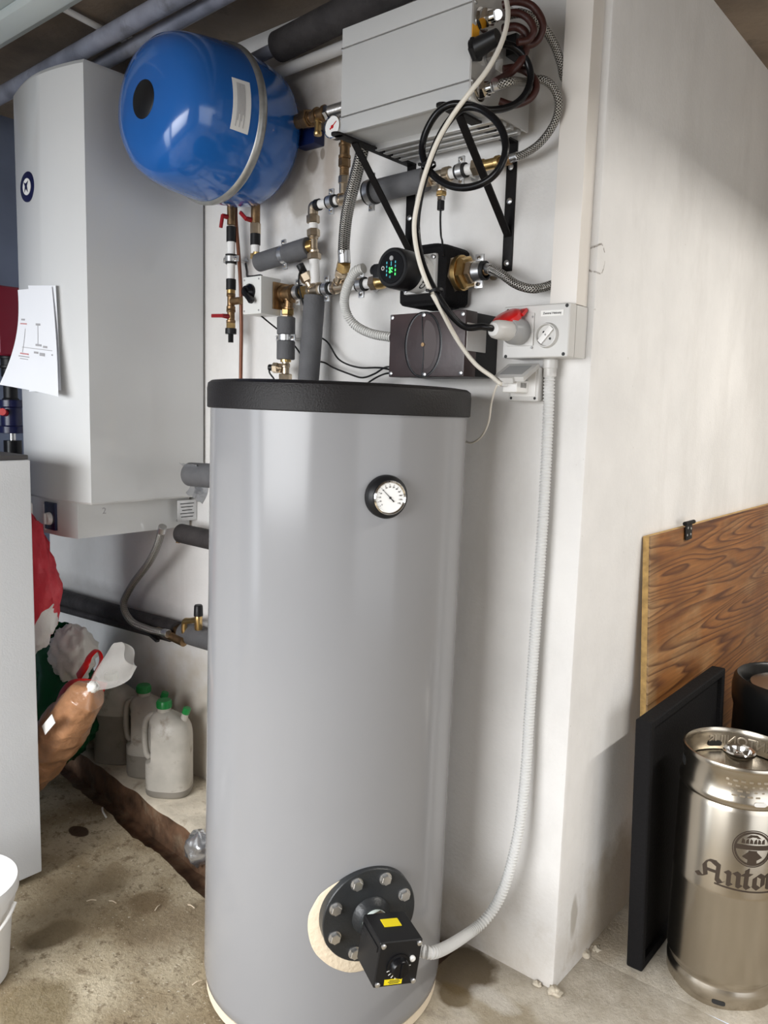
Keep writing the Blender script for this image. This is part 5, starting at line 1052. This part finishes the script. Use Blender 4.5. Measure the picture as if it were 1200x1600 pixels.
# ------------------------------------------------------------------ white cabinet and bucket at the left edge
t = thing('white_cabinet', 'tall plain white cabinet with dark grey top at the left edge', 'cabinet', (-1.77, -1.05, 0.0))
part('casing', B().bounds((-2.10, -1.50, 0.022), (-1.449, -0.650, 1.325), 0.006, 3), m_cab, t)
part('top_panel', B().bounds((-2.10, -1.50, 1.326), (-1.453, -0.654, 1.340), 0.004), m_darkgrey, t, 'dark grey top panel')
part('plinth', B().bounds((-2.08, -1.48, 0.0), (-1.485, -0.670, 0.023)), m_darkgrey, t)
bk = V((-1.180, -1.010, 0))
t = thing('plastic_bucket', 'white plastic bucket with wire handle by the white cabinet', 'bucket', bk)
part('tub', B().lathe([(0.0, 0.115), (0.004, 0.119), (0.20, 0.134), (0.205, 0.140), (0.232, 0.142), (0.236, 0.150), (0.262, 0.150), (0.266, 0.147), (0.264, 0.142), (0.24, 0.138), (0.03, 0.116), (0.012, 0.110)], bk, (0, 0, 1), 72), m_white2, t)
hp = []
for k in range(17):
    th = math.pi * k / 16; hp.append(bk + V((0.155 * math.cos(th) * 0.77 + 0.20 * math.sin(th) * 0.3, 0.155 * math.cos(th) * 0.64 - 0.155 * math.sin(th) * 0.55, 0.222 - 0.105 * math.sin(th))))
part('handle', B().tube(hp, 0.0045, 10, 4), m_white2, t, 'white carrying handle')

# ------------------------------------------------------------------ red device and black valve on the left wall side
rc = V((-2.52, -0.2049, 1.8201))
t = thing('red_filter_housing', 'dark red filter housing with blue printed label left of the water heater', 'filter', rc + V((0, 0, -0.16)))
hz = (1.9634 - 1.6808) / 2; ry = rc.y
part('housing', B().bounds((rc.x - 0.052, ry - 0.06, rc.z - hz), (rc.x + 0.038, ry + 0.06, rc.z + hz), 0.016, 3).bounds((rc.x - 0.10, ry - 0.05, rc.z - hz * 0.8), (rc.x - 0.045, ry + 0.05, rc.z + hz * 0.88), 0.014, 3), m_maroon, t)
lb = part('label', B().bounds((rc.x - 0.046, ry - 0.0615, rc.z - hz * 0.74), (rc.x + 0.034, ry - 0.0595, rc.z - hz * 0.46)), m_label, t)
for k in range(5):
    part('label_print', B().box((rc.x - 0.034 + 0.0145 * k, ry - 0.0618, rc.z - hz * 0.64), (0.011, 0.0008, 0.017), (V((1, 0, 0.0)), V((0, 1, 0)), V((0.25, 0, 1)).normalized())), m_bluetape, lb)
fit(t, 'outlet', m_black, (rc.x, ry, rc.z - hz), (rc.x, ry, rc.z - hz - 0.05), 0.042, 'body')
t = thing('black_wall_valve', 'black valve with red knob on a pipe under the red filter', 'valve', (rc.x, ry, 1.0))
zt_ = rc.z - hz - 0.05
fit(t, 'upper_pipe', m_black, (rc.x, ry, zt_), (rc.x, ry, zt_ - 0.16), 0.034, 'body')
fit(t, 'valve_body', m_navy, (rc.x, ry, zt_ - 0.13), (rc.x, ry, zt_ - 0.27), 0.050, 'body')
fit(t, 'chrome_neck', m_chrome, (rc.x + 0.005, ry, zt_ - 0.27), (rc.x + 0.005, ry, zt_ - 0.30), 0.013)
fit(t, 'lower_pipe', m_gloss, (rc.x + 0.005, ry, zt_ - 0.30), (rc.x + 0.005, ry, 1.0), 0.036, 'pipe')
fit(t, 'red_knob', m_red, (rc.x + 0.02, ry - 0.035, zt_ - 0.185), (rc.x + 0.050, ry - 0.060, zt_ - 0.180), 0.015, 'pipe', 'small red knob')

# ------------------------------------------------------------------ ceiling: pipes, thin conduit, strip light
single('ceiling_pipe', B().cyl((-2.61, -0.345, 2.595), (3.29, -0.451, 2.634), 0.0270, None, 28), m_pvc, 'thicker grey pipe under the ceiling above the water heater', 'pipe', 'grey pipes under the ceiling')
single('ceiling_pipe', B().cyl((-2.0, -0.268, 2.590), (3.29, -0.475, 2.636), 0.0220, None, 28), m_pvc, 'thinner grey pipe behind the thicker ceiling pipe', 'pipe', 'grey pipes under the ceiling')
t = thing('sleeved_ceiling_pipe', 'dark foam-sleeved pipe under the ceiling behind the grey box', 'pipe', (-0.5, -0.12, 2.51))
part('foam_sleeve', B().cyl((-1.005, -0.090, 2.550), (-0.02, -0.150, 2.575), 0.042, None, 30, 0.003), m_ins2, t, 'dark foam sleeve')
part('bare_pipe', B().cyl((-1.25, -0.075, 2.545), (-0.98, -0.091, 2.550), 0.018, None, 20), m_pvc, t)
single('ceiling_pipe', B().cyl((-1.25, -0.060, 2.490), (-0.08, -0.075, 2.508), 0.0165, None, 24), M('light_grey_pipe', (0.50, 0.49, 0.48), 0.4), 'pale grey pipe on the wall just above the grey box', 'pipe')
t = thing('thin_ceiling_conduit', 'thin white conduit crossing the ceiling towards the wall', 'conduit', (-1.5, -0.3, 2.66))
part('tube', B().cyl((-1.44, -0.95, 2.650), (-1.59, -0.01, 2.650), 0.0095, None, 16), m_white2, t)
for k in range(3):
    yk = -0.75 + 0.26 * k; part('clip', B().bounds((-1.472 - 0.16 * (yk + 0.75) - 0.016, yk - 0.006, 2.646), (-1.472 - 0.16 * (yk + 0.75) + 0.016, yk + 0.006, 2.668), 0.002), m_white2, t)
def strip_light(x0, x1, y0, y1, zt, label, axis):
    t = thing('strip_light', label, 'lamp', ((x0 + x1) / 2, (y0 + y1) / 2, zt - 0.07))
    part('housing', B().bounds((x0, y0, zt - 0.045), (x1, y1, zt), 0.004), m_fix, t)
    return t
t = strip_light(-2.6, -1.30, -0.640, -0.500, CZ, 'pale strip light housing on the ceiling at the upper left', 0)
part('diffuser', B().bounds((-2.58, -0.620, CZ - 0.075), (-1.32, -0.545, CZ - 0.045), 0.010), M('unlit_milky_diffuser', (0.62, 0.68, 0.67), 0.35), t, 'unlit milky diffuser')

# ------------------------------------------------------------------ board, foam panel and kegs by the right wall
by0, by1 = 0.384, 2.05
bt, bb_ = V((0.0255, by0, 1.172)), V((0.088, by0, 0.014)); bu = (bt - bb_).normalized(); bn = V((0, 1, 0)).cross(bu).normalized()
if bn.x < 0: bn = -bn
t = thing('wooden_board', 'brown stained pine board with black hinge leaning on the right wall', 'board', ((bt.x + bb_.x) / 2, (by0 + by1) / 2, 0))
ctr = (bt + bb_) / 2 + V((0, (by1 - by0) / 2, 0)) - bn * 0.0105
part('face', B().box(ctr + bn * 0.0085, (0.005, by1 - by0, (bt - bb_).length), (bn, V((0, 1, 0)), bu), 0.001), m_wood, t, 'stained pine face')
part('core', B().box(ctr - bn * 0.0025, (0.017, by1 - by0 - 0.001, (bt - bb_).length - 0.001), (bn, V((0, 1, 0)), bu)), m_edge, t, 'raw ochre board edge')
hc = V((0.03, 0.6737, 1.1604))
hn_ = part('hinge', B().box(hc + V((0.002, 0, -0.003)), (0.003, 0.055, 0.048), (bn, V((0, 1, 0)), bu), 0.0008), m_iron, t, 'black hinge leaf')
hk = hc + V((0.0, 0, 0.024))
part('hinge_pin', B().cyl(hk + V((0, -0.034, 0)), hk + V((0, 0.045, 0)), 0.0065, None, 16), m_iron, hn_)
for (dy, dz) in ((-0.015, -0.012), (0.015, -0.012), (0.015, 0.006), (-0.012, 0.010)):
    part('hinge_screw', B().lathe([(0, 0.004), (0.001, 0.0035)], hc + V((0.0036, dy, dz)), bn, 12), m_zinc, hn_)
pu = V((-0.024, 0, 0.705)).normalized(); pn = V((0, 1, 0)).cross(pu).normalized()
if pn.x < 0: pn = -pn
p_b = V((0.134, 0.205, 0.012)); PH, PWd, PT = 0.700, 0.62, 0.044
t = thing('foam_panel', 'black framed panel standing on edge between the board and the steel keg', 'panel', (0.13, 0.5, 0))
pc0 = p_b + pu * (PH / 2) + V((0, PWd / 2, 0))
part('core', B().box(pc0 - pn * 0.008, (PT - 0.016, PWd - 0.02, PH - 0.02), (pn, V((0, 1, 0)), pu)), m_foam, t)
for (dy, dz, sy, sz) in ((-PWd / 2 + 0.012, 0, 0.024, PH), (PWd / 2 - 0.012, 0, 0.024, PH), (0, PH / 2 - 0.012, PWd - 0.03, 0.024), (0, -PH / 2 + 0.012, PWd - 0.03, 0.024)):
    part('frame_edge', B().box(pc0 + V((0, dy, 0)) + pu * dz, (PT, sy, sz), (pn, V((0, 1, 0)), pu), 0.008, 3), m_foam, t)

KC = V((0.315, 0.346, 0.004))
t = thing('steel_keg', 'slim stainless steel beer keg with brown lettering in front of the black panel', 'keg', KC)
kr = 0.139
part('shell', B().lathe([(0, 0.128), (0.002, 0.133), (0.010, 0.1355), (0.050, 0.137), (0.056, 0.1325), (0.066, 0.1325), (0.076, 0.1385), (0.084, kr), (0.308, kr), (0.313, 0.1405), (0.318, kr), (0.535, kr), (0.546, 0.1340), (0.553, 0.1395), (0.560, 0.1415), (0.568, 0.1400), (0.576, 0.1350), (0.630, 0.1345), (0.638, 0.1375), (0.645, 0.1385), (0.651, 0.1365), (0.652, 0.1330), (0.646, 0.1300), (0.636, 0.1295), (0.592, 0.1290)], KC, (0, 0, 1), 96, caps=False), m_steel, t, angle=50)
part('top_plate', B().lathe([(0.588, 0.1292), (0.590, 0.126), (0.600, 0.09), (0.604, 0.03)], KC, (0, 0, 1), 64), m_steel, t, 'domed keg top')
part('dispense_neck', B().lathe([(0.598, 0.037), (0.602, 0.0335), (0.632, 0.0335), (0.636, 0.0395), (0.643, 0.0400), (0.646, 0.0370), (0.643, 0.0310), (0.626, 0.0260), (0.623, 0.014), (0.632, 0.010)], KC, (0, 0, 1), 48), m_chrome, t, 'chrome dispense neck')
KA = math.atan2(-2.112, 0.529)
def kegp(s, z, e=0.0, a0=KA, rr=kr): a = a0 + s / rr; return V((KC.x + (rr + e) * math.cos(a), KC.y + (rr + e) * math.sin(a), KC.z + z))
def patch(name, s0, z0, w_, h_, mat, a0, rr, e=0.0008, lab=None, rad=0.006):
    def f(u, v):
        s = (u - 0.5) * w_; zz = (v - 0.5) * h_
        k = min(1.0, max(0.0, (abs(s) - (w_ / 2 - rad)) / rad)); zz *= 1 - 0.5 * k * k
        return kegp(s0 + s, z0 + zz, 0, a0, rr + e)
    return part(name, B().slab(f, 14, 4, 0.0006), mat, t, lab)
patch('hand_hole', 0, 0.607, 0.040, 0.014, m_ink, KA + math.pi + 0.52, 0.1285, -0.0015, 'dark slot in the rim')
patch('hand_hole', 0, 0.607, 0.040, 0.024, m_ink, KA - 1.30, 0.1350, 0.0006, 'dark slot in the rim')
patch('vent_hole', 0.0, 0.022, 0.032, 0.012, m_ink, KA + 0.03, 0.1362, 0.0006, 'small slot in the foot')
patch('vent_hole', 0.0, 0.566, 0.030, 0.011, m_label, KA + 0.42, 0.1405, 0.0006, 'pale slot below the rim')
text('embossed_name', 'ANTONIUS', 0.034, m_emboss, t, None, (1, 0, 0), (0, 1, 0), 0.0012, 'CENTER', lambda s, v, e: kegp(s, 0.617 + v, 0, KA + math.pi - 0.02, 0.1290 - 0.0004 + e), 0.0002, 'embossed name in the rim')
random.seed(21)
for r_ in range(4):
    for k in range(7 - r_):
        wd = random.uniform(0.006, 0.014)
        patch('stamped_mark', -0.050 + 0.018 * k + 0.006 * r_, 0.618 - 0.0125 * r_, wd, 0.0045, m_emboss, KA + 0.22, 0.1347, 0.0001, None, 0.001)
# emblem: ring, banner and cross shapes etched on the keg
ea = KA + math.asin(0.36); ez = 0.450
def kring(name, r0, r1):
    part(name, B().grid(lambda u, v: kegp((r0 + (r1 - r0) * v) * math.cos(u * 2 * math.pi), ez + (r0 + (r1 - r0) * v) * math.sin(u * 2 * math.pi), 0.0007, ea), 64, 1, True), m_etch, t)
kring('emblem_ring', 0.0460, 0.0485); kring('emblem_ring', 0.0395, 0.0445)
def kpoly(name, pts, a0, z0, mat=None):
    b = B(); n_ = len(pts); b.v += [kegp(p[0], z0 + p[1], 0.0008, a0) for p in pts]; b.f.append(tuple(range(n_))); return part(name, b, mat or m_etch, t)
for k in range(7):
    kpoly('emblem_banner', [(-0.040 + 0.0114 * k, -0.006), (-0.040 + 0.0114 * (k + 1), -0.006), (-0.040 + 0.0114 * (k + 1), 0.006), (-0.040 + 0.0114 * k, 0.006)], ea, ez + 0.003)
kpoly('emblem_stem', [(-0.011, -0.040), (0.011, -0.040), (0.010, -0.005), (-0.010, -0.005)], ea, ez)
kpoly('emblem_wing', [(-0.024, -0.022), (-0.010, -0.008), (-0.010, -0.030)], ea, ez); kpoly('emblem_wing', [(0.010, -0.030), (0.010, -0.008), (0.024, -0.022)], ea, ez)
for k in range(6):
    kpoly('emblem_crown', [(-0.028 + 0.0095 * k, 0.013), (-0.020 + 0.0095 * k, 0.013), (-0.021 + 0.0095 * k, 0.022 + 0.004 * (k % 2)), (-0.026 + 0.0095 * k, 0.026 - 0.004 * (k % 2))], ea, ez)
kpoly('emblem_crown', [(-0.018, 0.027), (0.018, 0.027), (0.008, 0.036), (-0.008, 0.036)], ea, ez)
# blackletter name drawn with a broad nib
NIB = V((math.cos(math.radians(38)), math.sin(math.radians(38)), 0)) * 0.5
GL = {'A': ([[(-0.2, 0.15), (0.05, 0.0), (0.42, 0.16), (0.30, 0.9), (0.52, 1.28), (0.95, 1.32)], [(0.85, 1.30), (1.18, 1.12), (1.14, 0.2), (1.34, 0.0), (1.55, 0.12)], [(0.34, 0.62), (1.12, 0.66)]], 1.62),
      'n': ([[(0.02, 0.92), (0.20, 0.82), (0.20, 0.10), (0.34, 0.02)], [(0.30, 0.78), (0.56, 0.96), (0.76, 0.82), (0.76, 0.10), (0.92, 0.02)]], 0.98),
      't': ([[(0.28, 1.28), (0.24, 0.14), (0.40, 0.0), (0.58, 0.12)], [(0.02, 0.90), (0.52, 0.90)]], 0.62),
      'o': ([[(0.40, 0.94), (0.16, 0.76), (0.16, 0.18), (0.42, 0.0)], [(0.40, 0.94), (0.70, 0.78), (0.70, 0.20), (0.42, 0.0)]], 0.86),
      'i': ([[(0.02, 0.92), (0.20, 0.82), (0.20, 0.10), (0.36, 0.02)], [(0.16, 1.22), (0.30, 1.14)]], 0.42),
      'u': ([[(0.02, 0.92), (0.18, 0.84), (0.18, 0.14), (0.36, 0.0), (0.70, 0.16)], [(0.66, 0.94), (0.74, 0.84), (0.74, 0.10), (0.92, 0.02)]], 0.98),
      's': ([[(0.62, 0.82), (0.36, 0.96), (0.14, 0.76), (0.60, 0.32), (0.40, 0.02), (0.06, 0.14)]], 0.76)}
sc = 0.0390
s_cur = 0.0; a_txt = KA - 0.50
for ch in 'Antonius':
    strokes, adv = GL[ch]; b = B()
    for st in strokes:
        P_ = [V((p[0], p[1], 0)) for p in st]
        for p0_, p1_ in zip(P_[:-1], P_[1:]):
            nn = 3
            for k in range(nn):
                qa, qb = p0_.lerp(p1_, k / nn), p0_.lerp(p1_, (k + 1) / nn); nb = NIB * 0.34
                o_ = len(b.v)
                for pt in (qa - nb, qb - nb, qb + nb, qa + nb): b.v.append(kegp((s_cur + pt.x) * sc, 0.345 + pt.y * sc * 1.0, 0.0009, a_txt))
                b.f.append((o_, o_ + 1, o_ + 2, o_ + 3))
    part('etched_letter', b, m_etch, t); s_cur += adv
part('etched_flourish', B().grid(lambda u, v: kegp((1.0 + (s_cur - 1.3) * u) * sc, 0.333 + 0.005 * (1 - u) ** 3 + (0.0042 * (1 - 0.4 * u)) * v, 0.0009, a_txt), 40, 1), m_etch, t)
def rubber_keg(c, r_, h_, label):
    c = V(c); t = thing('rubber_keg', label, 'keg', c, 'black rubber-clad kegs behind the steel keg')
    part('rubber_shell', B().lathe([(0, r_ * 0.90), (0.01, r_ * 0.97), (h_ * 0.10, r_), (h_ * 0.16, r_ * 0.95), (h_ * 0.84, r_ * 0.95), (h_ * 0.88, r_ * 0.99), (h_ * 0.94, r_), (h_ * 0.985, r_ * 0.975), (h_, r_ * 0.93), (h_ * 0.99, r_ * 0.87), (h_ * 0.93, r_ * 0.83), (h_ * 0.92, r_ * 0.60)], c, (0, 0, 1), 80), m_kegrub, t, angle=50)
    part('steel_top', B().lathe([(h_ * 0.93, r_ * 0.74), (h_ * 0.965, r_ * 0.72), (h_ * 0.975, r_ * 0.40), (h_ * 0.978, 0.02)], c, (0, 0, 1), 56), m_steel, t, 'dull steel keg top')
    part('fitting', B().lathe([(h_ * 0.97, 0.050), (h_ * 0.995, 0.048), (h_, 0.040)], c, (0, 0, 1), 32), m_label, t, 'pale neck cap')
rubber_keg((0.318, 0.965, 0.012), 0.195, 0.672, 'black rubber-clad keg directly behind the steel keg')
rubber_keg((0.520, 1.47, 0.012), 0.195, 0.672, 'farther black rubber-clad keg at the right edge')

# ------------------------------------------------------------------ litter on the floor
random.seed(3)
single('foil_scrap', blob((-1.1431, -0.2726, 0.06), (0.055, 0.045, 0.055), None, 24, 16, amp=0.012, fr=2.2, seed=5), m_silver, 'crumpled silver foil scrap at the foot of the tank', 'litter', angle=180)
single('cable_tie_offcut', B().tube([(-1.711, -0.2875, 0), (-1.6637, -0.3127, 0.012), (-1.6316, -0.319, 0.004)], 0.0035, 8), m_white2, 'white plastic cable tie offcut at the channel edge', 'litter')
for i, (cx, cy, ang) in enumerate((((-1.2244, -0.6104, 0.004), 0, 0.9), ((-1.1723, -0.5712, 0.004), 0, 0.3), ((-0.9806, -0.4255, 0.004), 0, 0.1), ((-0.7082, -0.6081, 0.004), 0, 1.4), ((-1.0498, -0.497, 0.004), 0, 2.0))):
    p = V(cx); dv = V((math.cos(ang), math.sin(ang), 0)) * 0.014
    single('straw_piece', B().tube([p - dv, p + V((0, 0, 0.003)), p + dv], 0.0016, 6), m_cream, 'short pale straw fibre on the floor, ' + ('leftmost, below the dark spot', 'just right of the leftmost one', 'nearest the tank side', 'lowest, at the foot of the tank', 'beside the one nearest the tank')[i], 'litter', 'straw fibres on the floor')
for i, (c_, r_) in enumerate((((-0.0039, -0.0066, 0), 0.020), ((-0.0405, -0.002, 0), 0.012), ((-0.0162, 0.1853, 0), 0.020), ((0.0049, 0.2225, 0), 0.016))):
    c_ = V(c_) + V((0.012, 0.0, 0.003)) if i != 1 else V(c_) + V((0, -0.01, 0.003))
    single('plaster_crumb', blob(c_, (r_, r_ * 0.8, r_ * 0.5), None, 14, 10, amp=r_ * 0.5, fr=2.5, seed=i * 3.0), m_ledge, ('largest plaster crumb', 'flat plaster crumb left', 'pale plaster crumb on the right side', 'rearmost plaster crumb right')[i] + ' of the wall corner foot', 'rubble', 'plaster crumbs at the wall corner', angle=180)
# ceiling strip light over the passage, right of the camera
lx, ly0, ly1 = 1.45, 0.12, 1.9
t = thing('strip_light', 'lit strip light over the kegs beside the right wall', 'lamp', (lx, (ly0 + ly1) / 2, 2.50))
part('housing', B().bounds((lx - 0.09, ly0 - 0.02, 2.60), (lx + 0.09, ly1 + 0.02, CZ), 0.004), m_fix, t)
for sg in (-1, 1):
    part('side_skirt', B().bounds((lx + sg * 0.115 - 0.004, ly0 - 0.02, 2.497), (lx + sg * 0.115 + 0.004, ly1 + 0.02, 2.640), 0.001), m_fix, t)
    part('skirt_web', B().bounds((lx + (0.085 if sg > 0 else -0.115), ly0 - 0.02, 2.630), (lx + (0.115 if sg > 0 else -0.085), ly1 + 0.02, 2.640)), m_fix, t)
part('tube', B().cyl((lx, ly0, 2.545), (lx, ly1, 2.545), 0.013, None, 16), m_glow, t, 'glowing tube')
area('strip_lamp', (lx, (ly0 + ly1) / 2, 2.525), (lx, (ly0 + ly1) / 2, 0), 0.06, ly1 - ly0 - 0.02, 46, (1.0, 0.96, 0.90))
